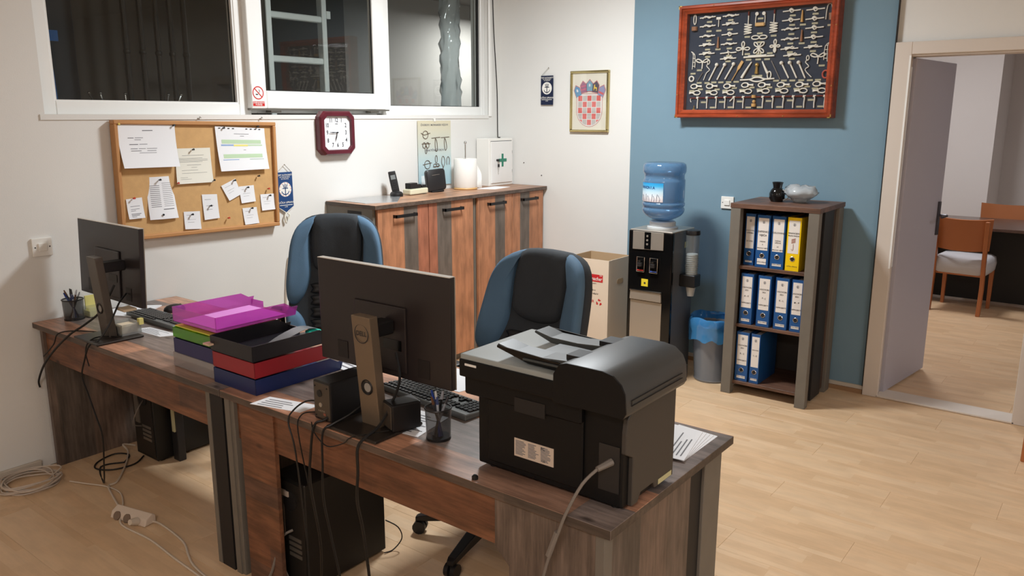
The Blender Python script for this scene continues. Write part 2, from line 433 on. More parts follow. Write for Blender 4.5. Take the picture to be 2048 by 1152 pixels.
s2 = obj('sash', B().box(2.868, 2.975, 4.155, 4.205, 1.762, 2.78).box(3.840, 3.940, 4.155, 4.205, 1.762, 2.78).box(2.975, 3.840, 4.155, 4.205, 1.762, 1.866).box(2.975, 3.840, 4.155, 4.205, 2.70, 2.78), M_upvc, w2, bevel=.004)
obj('pane', B().box(2.975, 3.840, 4.178, 4.182, 1.866, 2.70), M_gl, s2)
obj('gasket', B().box(2.975, 2.980, 4.168, 4.176, 1.866, 2.7).box(3.835, 3.84, 4.168, 4.176, 1.866, 2.7).box(2.98, 3.835, 4.168, 4.176, 1.866, 1.871), M_black, s2)
obj('bottom_rail', B().box(2.868, 3.975, 4.160, 4.20, 1.752, 1.762), pm('aluminium_rail', (140, 136, 128), .35, metal=.8), w2)
for xx in (2.985, 3.78): obj('stop', B().box(xx, xx+.075, 4.135, 4.19, 1.740, 1.752), pm('grey_stop', (110, 106, 98), .4, metal=.6), w2, bevel=.002)
w3 = struct('window_3', B().box(3.955, 4.03, 4.20, 4.27, 1.723, 2.80).box(5.015, 5.06, 4.20, 4.27, 1.723, 2.80).box(4.03, 5.015, 4.20, 4.27, 1.723, 1.79).box(4.03, 5.015, 4.20, 4.27, 2.73, 2.80), M_upvc, bevel=.004)
obj('pane', B().box(4.03, 5.015, 4.232, 4.236, 1.79, 2.73), M_gl, w3)
obj('gasket', B().box(4.03, 4.034, 4.225, 4.232, 1.79, 2.73).box(4.995, 5.015, 4.222, 4.232, 1.79, 2.73).box(4.034, 4.995, 4.225, 4.232, 1.79, 1.794), M_black, w3)
struct('trim_1', B().box(5.030, 5.062, 4.128, 4.141, 1.715, 2.9), M_upvc, bevel=.004)
struct('trim_2', B().box(1.69, 5.03, 4.134, 4.141, 1.700, 1.726), M_wall)
# no smoking sign (on sash)
ns = thing('no_smoking_sticker', 'round red and white no smoking sticker on the middle window sash', 'sign', (2.915, 4.1545, 1.77))
obj('backing', B().box(2.872, 2.96, 4.1538, 4.1548, 1.772, 1.90), M_upvc, ns)
def disc(c, r, y, n=32, r2=0):
    b = B()
    for k in range(n):
        a, a2 = 2*PI*k/n, 2*PI*(k+1)/n
        P = [(c[0]+r*math.cos(a), y, c[1]+r*math.sin(a)), (c[0]+r*math.cos(a2), y, c[1]+r*math.sin(a2))]
        if r2: P += [(c[0]+r2*math.cos(a2), y, c[1]+r2*math.sin(a2)), (c[0]+r2*math.cos(a), y, c[1]+r2*math.sin(a))]
        else: P += [(c[0], y, c[1])]
        b.poly(P)
    return b
M_red = pm('signal_red', (205, 40, 36), .4)
obj('red_ring', disc((2.915, 1.852), .038, 4.1532, r2=.032), M_red, ns)
obj('slash', B().poly([(2.888, 4.1530, 1.876), (2.892, 4.1530, 1.880), (2.943, 4.1530, 1.829), (2.939, 4.1530, 1.825)]), M_red, ns)
obj('cigarette', B().box(2.898, 2.914, 4.1531, 4.1535, 1.840, 1.846).tube([(2.92, 4.153, 1.852), (2.926, 4.153, 1.864), (2.92, 4.153, 1.87)], .0012, 4), M_inkd, ns)
obj('red_bar', B().box(2.876, 2.956, 4.1529, 4.1535, 1.776, 1.803), M_red, ns)
text('lettering', 'ZABRANJENO', (2.916, 4.1525, 1.7955), XA, ZA, .0125, M_upvc, ns)
text('lettering', 'PUŠENJE', (2.916, 4.1525, 1.784), XA, ZA, .0125, M_upvc, ns)

# behind windows: ladder, wrapped post, hooks, pipes, wardrobe
M_alu = pm('dull_aluminium', (228, 232, 230), .4, metal=.25, bump=.2, bscale=90)
ld = thing('step_ladder', 'aluminium step ladder standing in the dark hall behind the middle window', 'ladder', (3.55, 4.62, 0))
for x0, x1, yy in ((3.325, 3.362, 4.60), (3.785, 3.825, 4.60), (3.268, 3.31, 4.52)):
    obj('rail', B().box(x0, x1, yy, yy+.06, 0, 2.85), M_alu, ld, bevel=.004)
for k in range(9):
    zz = .38+.28*k+.01
    obj('rung', B().box(3.362, 3.785, 4.605, 4.655, zz, zz+.042), M_alu, ld, bevel=.006)
obj('clamp', B().box(3.82, 3.85, 4.59, 4.62, 2.38, 2.43), M_alu, ld)
pw_ = B(); rings = []
for i in range(60):
    zz = .0+i*.048; ring = []
    for k in range(20):
        a = 2*PI*k/20
        r = .072+.03*noise.noise(Vector((math.cos(a)*2.2, math.sin(a)*2.2, zz*5)))+.03*noise.noise(Vector((math.cos(a)*5, math.sin(a)*5, zz*17)))
        ring.append((5.12+r*1.1*math.cos(a), 4.62+r*math.sin(a), zz))
    rings.append(ring)
pw_.loft(rings)
tag(obj('wrapped_post', pw_, film('clear_wrap', (228, 234, 236), (220, 230, 232), .42, .08), smooth=True, ang=80), 'post wrapped in crumpled clear plastic behind the right window', 'post')
wd = thing('wardrobe', 'dark brown wardrobe standing far back in the hall behind the left window', 'wardrobe', (2.2, 6.0, 0))
obj('carcass', B().box(1.9, 3.1, 5.75, 6.28, 0, 2.6), pm('dark_brown_wood', (74, 62, 52), .6, var=.1), wd)
for k in range(2): obj('door', B().box(2.02+k*.32, 2.30+k*.32, 5.735, 5.75, .1, 2.5), pm('navy_black_door', (36, 36, 46), .5), wd, bevel=.004)
for k, xx in enumerate((2.742, 2.85, 2.96, 3.06, 3.16)):
    p_ = B().cyl((xx, 5.30, 0), (xx, 5.30, 2.9), .018, 10)
    p_.ball((xx, 5.30, 2.13), .024)
    tag(obj('hall_pipe', p_, pm('dark_pipe', (46, 42, 40), .4), smooth=True), ('leftmost', 'second from the left', 'middle', 'fourth from the left', 'rightmost')[k]+' of the thin dark vertical pipes behind the left window', 'pipe', 'pipes behind the left window')
HW = ('leftmost', 'second from the left', 'middle', 'second from the right', 'rightmost')
for hi, (xx, dx) in enumerate(((2.36, -.03), (2.41, -.012), (2.55, .0), (2.82, .012), (2.89, .03))):
    h_ = B().tube([(xx-dx*.3, 5.02, 1.70), (xx, 5.0, 1.79), (xx+dx, 5.0, 1.85)], .006, 6).ball((xx+dx, 5.0, 1.852), .009)
    tag(obj('coat_hook', h_, M_chrome, smooth=True), HW[hi]+' chrome tipped hook on the dark cabinet behind the left window', 'hook', 'hooks behind the left window')
tag(obj('low_cabinet', B().box(2.02, 3.0, 5.0, 5.25, 0, 1.70), pm('dark_brown_wood', (74, 62, 52))), 'dark low cabinet carrying the hooks in the hall behind the left window', 'cabinet')
tag(obj('blue_reflection', B().prism([(2.09, 1.70), (2.165, 1.70), (2.155, 1.98), (2.10, 1.98), (2.10, 2.14), (2.2, 2.14), (2.2, 2.20), (2.085, 2.20)], 1, 5.02, 5.03), pm('reflection_blue', (60, 110, 175), .7)), 'added blue strip imitating a reflection at the left edge of the left window', 'reflection_strip')  # blue reflection in the pane built as an added coloured strip

# ---------------------------------------------------------------- corkboard
cb_c = Vector((2.489, 0, 1.383)); CW, CHh, CR = .968, .617, -.018
def cbm(): return Matrix.Translation((2.489, 0, 1.383)) @ Matrix.Rotation(-CR, 4, 'Y')
Mx = cbm()
cb = thing('corkboard', 'cork noticeboard in a light wood frame hung on the white wall', 'noticeboard', (2.489, 4.12, 1.07))
M_cork = pm('cork', (205, 164, 112), .9, var=.12, scale=30, bump=.25, bscale=200)
M_pine = pm('pine_frame_wood', (190, 138, 88), .5, var=.08, scale=10)
obj('cork_panel', B().box(-CW/2+.01, CW/2-.01, 4.108, 4.13, -CHh/2+.01, CHh/2-.01, Mx), M_cork, cb)
for a in ((-CW/2, CW/2, CHh/2-.022, CHh/2), (-CW/2, CW/2, -CHh/2, -CHh/2+.022), (-CW/2, -CW/2+.022, -CHh/2+.022, CHh/2-.022), (CW/2-.022, CW/2, -CHh/2+.022, CHh/2-.022)):
    obj('frame_rail', B().box(a[0], a[1], 4.088, 4.134, a[2], a[3], Mx), M_pine, cb, bevel=.004)
def paper(name, q, label, y=4.104, mat=None, curl=.0, lines=(), cat='paper', group=None, blocks=(), curl_side=0):
    tl, tr, br, bl = [Vector((a, 0, b)) for a, b in q]
    def P(u, v, dy=0):
        p = (tl*(1-u)+tr*u)*(1-v)+(bl*(1-u)+br*u)*v
        yy = y-curl*v**2.2-curl_side*abs(u-.5)**2*4+dy
        return Vector((p.x, yy, p.z))
    o = tag(obj(name, B().grid(lambda u, v: P(u, v), 8, 8), mat or M_paper, smooth=True, solid=.0006), label, cat, group)
    if lines:
        b = B()
        for u0, u1, v0, th in lines:
            n = 4
            for k in range(n):
                ua, ub = u0+(u1-u0)*k/n, u0+(u1-u0)*(k+1)/n
                b.poly([P(ua, v0, -.0012), P(ub, v0, -.0012), P(ub, v0+th, -.0012), P(ua, v0+th, -.0012)])
        obj('printed_lines', b, M_ink, o)
    for (u0, u1, v0, v1, col) in blocks:
        obj('printed_block', B().grid(lambda u, v: P(u0+(u1-u0)*u, v0+(v1-v0)*v, -.0013), 4, 3), pm('ink_%d_%d_%d' % col, col, .8), o)
    return o
paper('notice_sheet', [(2.337, 1.547), (2.544, 1.546), (2.544, 1.356), (2.326, 1.357)], 'cream typed letter pinned near the middle of the corkboard', 4.105, M_paperc, .012,
      [(.18, .8, .2, .008)]+[(.08, .9 if k % 3 else .75, .28+.035*k, .007) for k in range(4)]+[(.3, .7, .47, .008), (.42, .58, .54, .007), (.15, .6, .62, .007), (.15, .85, .70, .007), (.1, .3, .82, .006), (.1, .4, .87, .006)])
paper('notice_sheet', [(2.028, 1.676), (2.342, 1.675), (2.338, 1.453), (2.035, 1.457)], 'large landscape white notice at the top left of the corkboard', 4.100, M_paper, .030,
      [(.42, .6, .13, .018), (.16, .26, .30, .016), (.28, .42, .30, .012), (.27, .38, .345, .012), (.17, .32, .45, .018), (.34, .48, .45, .012), (.18, .30, .55, .014), (.32, .44, .55, .012), (.46, .64, .55, .012), (.18, .36, .60, .014), (.46, .62, .60, .012), (.32, .62, .65, .010)])
G = (190, 215, 180)
bl = [(.1, .9, .29, .38, G), (.08, .33, .40, .43, (140, 170, 215)), (.33, .62, .40, .44, (235, 225, 130)), (.62, .92, .40, .43, G), (.1, .9, .62, .71, G), (.08, .4, .74, .755, (140, 170, 215)), (.62, .92, .74, .755, (170, 190, 180))]
cal = paper('wall_calendar', [(2.579, 1.662), (2.901, 1.648), (2.906, 1.412), (2.587, 1.413)], 'spiral topped schedule with green and yellow tables at the top right of the corkboard', 4.098, M_paper, .02,
      [(.36, .66, .15, .01), (.48, .56, .2, .01), (.52, .57, .52, .01)]+[(.12, .88, .30+.02*k, .004) for k in range(4)]+[(.12, .88, .63+.02*k, .004) for k in range(4)], 'calendar', None, bl)
for k in range(10):
    if k in (4, 5): continue
    obj('binding_hole', B().box(2.60+k*.029, 2.612+k*.029, 4.0955, 4.0968, 1.650-k*.0012, 1.655-k*.0012), M_inkd, cal)
paper('receipt', [(2.163, 1.403), (2.306, 1.403), (2.318, 1.177), (2.157, 1.18)], 'long folded slip pinned at top and bottom on the left of the corkboard', 4.104, M_paper, .018,
      [(.1, .45, .2+.045*k, .012) for k in range(12)]+[(.55, .92, .15+.045*k, .008) for k in range(13)]+[(.5, .9, .76, .02)], curl_side=-.008)
paper('card', [(2.043, 1.298), (2.128, 1.302), (2.132, 1.195), (2.046, 1.194)], 'small printed card under a red pin at the lower left of the corkboard', 4.104, M_paper, .01,
      [(.2, .8, .38, .02), (.2, .75, .52, .02), (.2, .5, .6, .02), (.2, .8, .75, .03), (.2, .7, .82, .03), (.2, .5, .9, .02)])
NQ = [([(2.355, 1.205), (2.452, 1.2), (2.45, 1.101), (2.353, 1.109)], 'square white note at the bottom of the corkboard, right of the long slip'),
      ([(2.471, 1.291), (2.565, 1.286), (2.568, 1.151), (2.474, 1.148)], 'tall white note with a fold in the lower middle of the corkboard'),
      ([(2.594, 1.33), (2.688, 1.366), (2.719, 1.276), (2.637, 1.242)], 'strongly tilted white note on the right half of the corkboard'),
      ([(2.709, 1.319), (2.809, 1.321), (2.813, 1.226), (2.717, 1.221)], 'white note overlapping the right corner of the tilted note'),
      ([(2.723, 1.192), (2.819, 1.191), (2.827, 1.095), (2.731, 1.094)], 'square white note near the bottom right corner of the corkboard'),
      ([(2.85, 1.263), (2.947, 1.261), (2.951, 1.167), (2.852, 1.166)], 'white note touching the right frame of the corkboard')]
for i, (q, l) in enumerate(NQ): paper('note', q, l, 4.1045-(.002 if i == 2 else 0), M_paper, .006, [(.15, .55, .2, .012), (.2, .7, .45, .01), (.2, .6, .6, .01)], 'note', 'small notes on the corkboard')
PINS = [(2.333, 1.667, 'top right corner of the large white notice', 0), (2.037, 1.676, 'top left corner of the large white notice', 2), (2.629, 1.651, 'left end of the spiral schedule', 0), (2.853, 1.656, 'right end of the spiral schedule', 0),
        (2.433, 1.537, 'top of the cream typed letter', 0), (2.545, 1.364, 'lower right corner of the cream typed letter', 0), (2.329, 1.361, 'lower left corner of the cream typed letter', 1), (2.228, 1.385, 'top of the long folded slip', 0),
        (2.228, 1.199, 'bottom of the long folded slip', 0), (2.079, 1.299, 'small printed card at the left', 1), (2.397, 1.185, 'square note right of the long slip', 0), (2.513, 1.223, 'tall folded note', 0), (2.676, 1.355, 'strongly tilted note', 0),
        (2.759, 1.309, 'note beside the tilted note', 0), (2.838, 1.371, 'bare cork below the spiral schedule', 0), (2.901, 1.292, 'bare cork above the note at the right frame', 1), (2.907, 1.251, 'note at the right frame', 0), (2.778, 1.186, 'square note near the bottom right', 0), (2.62, 1.144, 'bare cork low in the middle', 1)]
PC = [pm('pin_black', (30, 32, 34), .3), pm('pin_red', (190, 60, 45), .3), pm('pin_yellow', (215, 190, 90), .3)]
for px_, pz, l, c in PINS:
    t = thing('push_pin', '%s push pin in the %s' % (('black', 'red', 'yellow')[c], l), 'pin', (px_, 4.10, pz), 0, 'push pins on the corkboard')
    M = Matrix.Translation((px_, 4.103, pz)) @ Matrix.Rotation(math.radians(80), 4, 'X')
    obj('head', B().lathe([(.0018, .004), (.0045, .006), (.003, .009), (.003, .016), (.0058, .019), (.0055, .021)], seg=10, M=M), PC[c], t, smooth=True)
    obj('needle', B().lathe([(.0006, -.006), (.0006, .005)], seg=6, M=M), M_chrome, t)
for xx, zz in ((2.505, 1.702), (2.903, 1.700)):
    tag(obj('wall_hook', B().tube([(xx-.008, 4.138, zz+.004), (xx, 4.125, zz), (xx+.004, 4.125, zz+.012), (xx+.012, 4.125, zz+.006)], .0018, 6), M_steel, smooth=True),
        'tiny metal hook above the %s of the corkboard frame' % ('middle' if xx < 2.7 else 'right end'), 'hook', 'hooks over the corkboard')

# pennants
def pennant(side, cx, ztop, w_, h, pointed, label, col):
    if side == 'A':
        P = lambda u, v, d=0: Vector((cx+u, 4.128-d, ztop+v)); R_ = XA; loc = (cx, 4.128, ztop-h)
    else:
        P = lambda u, v, d=0: Vector((5.166-d, cx-u, ztop+v)); R_ = YB; loc = (5.166, cx, ztop-h)
    t = thing('pennant', label, 'pennant', loc)
    mt = pm('pennant_blue_%d' % col[0], col, .55)
    pts = [(-w_/2, 0), (w_/2, 0), (w_/2, -h*(.86 if pointed else 1)), (0, -h), (-w_/2, -h*(.86 if pointed else 1))]
    if not pointed: pts = pts[:3]+[(-w_/2, -h)]
    b = B(); A = [P(u, v) for u, v in pts]; A2 = [P(u, v, .002) for u, v in pts]
    b.loft([A, A2]); obj('cloth', b, mt, t)
    b = B(); c = -h*.43; r = w_*.40
    n = 28
    for k in range(n):
        a, a2 = 2*PI*k/n, 2*PI*(k+1)/n
        b.poly([P(0, c, .0026), P(r*math.cos(a), c+r*math.sin(a), .0026), P(r*math.cos(a2), c+r*math.sin(a2), .0026)])
    obj('roundel', b, M_white, t)
    b = B()
    def bar(u0, v0, u1, v1, th):
        d = Vector((u1-u0, v1-v0)); nn = Vector((-d.y, d.x)).normalized()*th/2
        b.poly([P(u0+nn.x, v0+nn.y, .003), P(u1+nn.x, v1+nn.y, .003), P(u1-nn.x, v1-nn.y, .003), P(u0-nn.x, v0-nn.y, .003)])
    q = r
    bar(0, c+.25*q, 0, c-.75*q, .14*q); bar(-.45*q, c+.15*q, .45*q, c+.15*q, .13*q); bar(-.3*q, c+.32*q, .3*q, c+.32*q, .1*q)
    for s_ in (-1, 1):
        bar(0, c-.75*q, s_*.45*q, c-.55*q, .13*q); bar(s_*.45*q, c-.55*q, s_*.6*q, c-.25*q, .12*q)
        bar(s_*.25*q, c+.35*q, s_*.35*q, c+.72*q, .09*q); bar(s_*.08*q, c+.62*q, s_*.32*q, c+.45*q, .07*q)
    bar(0, c+.35*q, 0, c+.8*q, .09*q)
    obj('anchor_emblem', b, mt, t)
    b = B()
    for k in range(24 if pointed else 0):
        a = 2*PI*k/24
        if k % 2: continue
        b.poly([P(.86*r*math.cos(a), c+.86*r*math.sin(a), .003), P(.95*r*math.cos(a), c+.95*r*math.sin(a), .003), P(.95*r*math.cos(a+.14), c+.95*r*math.sin(a+.14), .003), P(.86*r*math.cos(a+.14), c+.86*r*math.sin(a+.14), .003)])
    if pointed: obj('dot_ring', b, M_red, t)
    text('lettering', 'PORT AUTHORITY', P(0, -h*.075, .0032), R_, ZA, w_*.125, M_white, t)
    text('lettering', 'OF THE REPUBLIC', P(0, -h*.125, .0032), R_, ZA, w_*.085, M_white, t)
    text('lettering', 'OF CROATIA', P(0, -h*.17, .0032), R_, ZA, w_*.085, M_white, t)
    text('lettering', 'LUČKA UPRAVA', P(0, -h*.76, .0032), R_, ZA, w_*.15, M_white, t)
    obj('white_line', B().poly([P(-w_*.42, -h*.815, .0032), P(w_*.42, -h*.815, .0032), P(w_*.42, -h*.83, .0032), P(-w_*.42, -h*.83, .0032)]), M_white, t)
    text('lettering', 'SPLIT' if False else 'LUKE', P(0, -h*.865, .0032), R_, ZA, w_*.085, M_white, t)
    apex = P(w_*.05 if pointed else w_*.1, (.045 if pointed else .058))
    obj('cord', B().tube([P(-w_*.46, 0), apex], .0015, 5, smooth=1).tube([apex, P(w_*.46, 0)], .0015, 5, smooth=1) if pointed else B().tube([P(-w_*.46, 0), apex], .0012, 5, smooth=1), M_steel, t)
    obj('nail', B().ball(apex, .004, 8), M_steel, t)
    if pointed:
        obj('edge_cord', B().tube([P(-w_/2, -h*.86, -.002), P(0, -h-.006, .002), P(w_/2, -h*.86, -.002)], .003, 6, smooth=1), M_white, t)
        obj('tassel', B().tube([P(-.004, -h-.005, .004), P(-.016, -h-.03, .006), P(-.010, -h-.062, .004)], .006, 8, rs=(.004, .008)).tube([P(.004, -h-.005, .004), P(.018, -h-.02, .006), P(.010, -h-.045, .004)], .006, 8, rs=(.004, .007)), M_paperc, t, smooth=True)
    return t
pennant('A', 3.046, 1.383, .112, .245, True, 'blue pointed pennant with anchor roundel hanging right of the corkboard', (28, 66, 118))
pennant('B', 3.666, 2.022, .115, .218, False, 'navy rectangular anchor pennant on the white wall left of the framed crest', (20, 32, 62))

# ---------------------------------------------------------------- wall clock
ck = thing('wall_clock', 'wall clock with burgundy octagonal frame and white face below the middle window', 'clock', (3.451, 4.11, 1.47))
M_burg = pm('burgundy_marbled_plastic', (92, 32, 42), .3, var=.45, scale=18)
cx, cz, hw, hh, ch = 3.451, 1.612, .142, .138, .035
def octo(hw, hh, c): return [(cx-hw+c, cz-hh), (cx+hw-c, cz-hh), (cx+hw, cz-hh+c), (cx+hw, cz+hh-c), (cx+hw-c, cz+hh), (cx-hw+c, cz+hh), (cx-hw, cz+hh-c), (cx-hw, cz-hh+c)]
fr_ = B(); o1 = octo(hw, hh, ch); o2 = octo(hw-.008, hh-.008, ch); i1 = octo(hw-.03, hh-.03, ch*.75); i0 = octo(hw-.034, hh-.034, ch*.7)
ringp = lambda pts, y: [(a, y, b) for a, b in pts]
fr_.loft([ringp(o1, 4.138), ringp(o1, 4.096), ringp(o2, 4.084), ringp(i1, 4.084), ringp(i0, 4.10)], cap=False)
obj('case', fr_, M_burg, ck, smooth=True, ang=20)
obj('face', B().prism(octo(hw-.031, hh-.031, ch*.7), 1, 4.104, 4.135), M_paper, ck)
nums = {12: (0, .088), 1: (.045, .086), 2: (.082, .052), 3: (.083, .002), 4: (.085, -.05), 5: (.052, -.082), 6: (.006, -.083), 7: (-.037, -.083), 8: (-.078, -.052), 9: (-.082, .003), 10: (-.083, .052), 11: (-.048, .086)}
for k, (a, b_) in nums.items(): text('numeral', str(k), (cx+a*.92, 4.1030, cz+b_*.92), XA, ZA, .038, M_inkd, ck, sx=.72, off=.02)
hand = lambda a, b_, w0: B().prism([(cx-w0*(b_-cz)/.05, cz), (cx+w0*(b_-cz)/.05, cz+0), (a, b_)], 1, 4.097, 4.098)
def handb(dx, dz, w_, y):
    d = Vector((dx, dz)); n_ = Vector((-d.y, d.x)).normalized()*w_
    return B().prism([(cx-n_.x*.4, cz+.003-n_.y*.4), (cx+d.x*.5-n_.x, cz+.003+d.y*.5-n_.y), (cx+d.x, cz+.003+d.y), (cx+d.x*.5+n_.x, cz+.003+d.y*.5+n_.y), (cx+n_.x*.4, cz+.003+n_.y*.4)], 1, y, y+.001)
obj('hour_hand', handb(-.018, -.060, .0035, 4.095), M_inkd, ck)
obj('minute_hand', handb(-.075, .002, .0035, 4.093), M_inkd, ck)
obj('hub', B().cyl((cx, 4.10, cz+.003), (cx, 4.09, cz+.003), .005), M_inkd, ck)
text('lettering', 'rm', (cx, 4.1030, cz+.058), XA, ZA, .018, M_inkd, ck)

# ---------------------------------------------------------------- knot poster
ps = thing('knot_poster', 'tall sailor knot poster fading from cream to blue behind the paper roll', 'poster', (4.395, 4.13, 1.21))
m, t_, p = nodes('poster_print'); tcn = t_.nodes.new('ShaderNodeTexCoord'); sp = t_.nodes.new('ShaderNodeSeparateXYZ'); t_.links.new(tcn.outputs['Object'], sp.inputs[0])
t_.links.new(ramp(t_, math_node(t_, 'DIVIDE', sp.outputs[2], .47), [(0, (165, 200, 212)), (.35, (186, 210, 214)), (.62, (200, 206, 196)), (1, (212, 204, 176))], False), p.inputs['Base Color'])
p.inputs['Roughness'].default_value = .35
obj('sheet', B().box(4.218, 4.571, 4.130, 4.132, 1.215, 1.686), m, ps)
obj('hanging_tab', B().box(4.385, 4.405, 4.127, 4.131, 1.68, 1.70), M_white, ps)
text('lettering', 'ČVOROVI I MORNARSKI VEZOVI', (4.395, 4.1285, 1.655), XA, ZA, .020, M_ink, ps)
text('lettering', 'PRAKTIČNI ČVOROVI', (4.395, 4.1285, 1.472), XA, ZA, .020, M_ink, ps)
M_rope = pm('drawn_rope_brown', (96, 78, 62), .6)
def pk(name, strokes):
    b = B()
    for s_ in strokes: b.tube([(a, 4.1275, c) for a, c in s_], .0022, 5)
    obj(name, b, M_rope, ps, smooth=True)
def loop(cx, cz, rx, rz, n=10, a0=0, a1=2*PI): return [(cx+rx*math.cos(a0+(a1-a0)*k/n), cz+rz*math.sin(a0+(a1-a0)*k/n)) for k in range(n+1)]
pk('drawn_knot', [loop(4.295, 1.585, .028, .028), [(4.25, 1.598), (4.28, 1.585), (4.31, 1.59), (4.345, 1.597)]])
pk('drawn_knot', [loop(4.28, 1.51, .016, .02), loop(4.315, 1.51, .016, .02), loop(4.298, 1.48, .01, .03), [(4.255, 1.52), (4.345, 1.522)]])
pk('drawn_knot', [[(4.36, 1.56), (4.45, 1.566)], [(4.40, 1.56), (4.395, 1.52), (4.40, 1.47), (4.412, 1.465), (4.42, 1.48), (4.415, 1.53), (4.405, 1.555)]])
pk('drawn_knot', [[(4.46, 1.562), (4.55, 1.566)], [(4.50, 1.56), (4.495, 1.52), (4.502, 1.474), (4.512, 1.47), (4.522, 1.49), (4.515, 1.53), (4.505, 1.555)]])
pk('drawn_knot', [loop(4.31, 1.37, .03, .03), [(4.262, 1.37), (4.30, 1.375), (4.355, 1.382)]])
pk('drawn_knot', [loop(4.405, 1.405, .011, .028), loop(4.39, 1.36, .015, .012), loop(4.42, 1.36, .015, .012), [(4.37, 1.35), (4.445, 1.358)]])
pk('drawn_knot', [[(4.475, 1.30), (4.478, 1.34), (4.462, 1.38), (4.47, 1.42), (4.488, 1.42), (4.498, 1.38), (4.48, 1.34)]])
pk('drawn_knot', [[(4.52, 1.36), (4.52, 1.40), (4.535, 1.42), (4.55, 1.40), (4.545, 1.36)]])
obj('pale_text_box', B().box(4.245, 4.45, 4.1285, 4.130, 1.22, 1.29), pm('poster_pale_box', (228, 238, 240), .5), ps)

# ---------------------------------------------------------------- light switches
def switch(side, a, z, w_, h, label):
    if side == 'A': f = lambda a0, a1, d0, d1, z0, z1: (a0, a1, 4.14-d1, 4.14-d0, z0, z1); loc = (a, 4.14, z)
    else: f = lambda a0, a1, d0, d1, z0, z1: (5.1785-d1, 5.1785-d0, a0, a1, z0, z1); loc = (5.1785, a, z)
    t = thing('light_switch', label, 'switch', loc)
    obj('plate', B().box(*f(a-w_/2, a+w_/2, .0, .012, z-h/2, z+h/2)), M_white, t, bevel=.003, seg=2)
    obj('rocker', B().box(*f(a-w_*.22, a+w_*.22, .011, .019, z-h*.22, z+h*.22)), M_white, t, bevel=.002)
    for s_ in (-1, 1): obj('screw', B().box(*f(a+s_*w_*.36-.003, a+s_*w_*.36+.003, .0115, .0128, z-.003, z+.003)), M_inkd, t)
switch('A', 1.627, 1.10, .092, .088, 'white square light switch on the wall left of the left monitor')
switch('B', 2.166, 1.148, .088, .082, 'white square light switch on the blue wall left of the binder shelf')

# black cord down to first aid box
tag(obj('hanging_cord', B().tube([(5.077, 4.128, 2.80), (5.078, 4.128, 2.6), (5.088, 4.128, 2.378), (5.105, 4.126, 2.153), (5.118, 4.12, 1.9), (5.10, 4.10, 1.56), (5.095, 4.08, 1.549)], .004, 6).lathe([(.008, 1.548), (.008, 1.556)], (5.095, 4.08), 8), M_cable, smooth=True),
    'thin black cord hanging down the corner onto the first aid box', 'cord')

for yy, zz, l in ((3.895, 1.355, 'tiny nail in the white wall just right of the first aid box'), (3.72, 1.262, 'tiny nail in the white wall above the right end of the cabinets')):
    tag(obj('wall_nail', B().cyl((5.18, yy, zz), (5.174, yy, zz), .0035, 8), M_inkd), l, 'nail')

# ---------------------------------------------------------------- framed crest
cr = thing('framed_crest', 'gold framed red and white chequered coat of arms on the white wall', 'picture', (5.17, 3.28, 1.60))
y0, y1, z0, z1 = 3.113, 3.449, 1.602, 2.048
M_gold = pm('polished_gold_frame', (196, 180, 128), .18, metal=.9)
for a in ((y0, y1, z1-.018, z1), (y0, y1, z0, z0+.018), (y0, y0+.018, z0+.018, z1-.018), (y1-.018, y1, z0+.018, z1-.018)):
    obj('frame_rail', B().box(5.155, 5.179, *a), M_gold, cr, bevel=.005, seg=2)
obj('mount', B().box(5.168, 5.176, y0+.01, y1-.01, z0+.01, z1-.01), pm('cream_mount', (236, 230, 212), .6), cr)
ycc = 3.281; X0 = 5.1675
CP = lambda u, v, d=0: (X0-d, ycc-u, v)
def flat(name, pts, col, d, parent=cr): return obj(name, B().poly([CP(u, v, d) for u, v in pts]), pm('print_%d_%d_%d' % col, col, .6), parent)
def shield(w_, zt, zb):
    pts = [(-w_, zt), (w_, zt)]; r = w_
    for k in range(13):
        a = -PI*k/12; pts.append((r*math.cos(a), zb+r*1.05+r*1.05*math.sin(a)))
    return pts
flat('shield_outline', shield(.113, 1.882, 1.640), (190, 90, 90), .0004)
flat('shield_ground', shield(.110, 1.879, 1.643), (236, 230, 224), .0008)
def clipz(u): # lower boundary of inner shield
    r = .102; return 1.650+r*1.05-r*1.05*math.sqrt(max(0, 1-(u/r)**2))
sw = .2/5; sh = .218/5
for i in range(5):
    for j in range(5):
        u0, u1 = -.1+i*sw, -.1+(i+1)*sw; v1, v0 = 1.870-j*sh, 1.870-(j+1)*sh
        g = .0025
        pts = [(u0+g, v1-g), (u1-g, v1-g)]
        lo = [(u, max(v0+g, clipz(u))) for u in (u1-g, u1-g-(sw-2*g)/3, u1-g-2*(sw-2*g)/3, u0+g)]
        if max(v for _, v in lo) >= v1-.004 and min(v for _, v in lo) >= v1-.006: continue
        lo = [(u, min(v, v1-g-.001)) for u, v in lo]
        o = flat('chequer_square', pts+lo, (224, 92, 84) if (i+j) % 2 == 0 else (196, 190, 184), .0012)
CR5 = [(-.104, 1.896, -22, (92, 150, 190)), (-.052, 1.925, -10, (150, 70, 110)), (0, 1.934, 0, (120, 165, 185)), (.052, 1.925, 10, (70, 60, 80)), (.104, 1.896, 22, (150, 150, 185))]
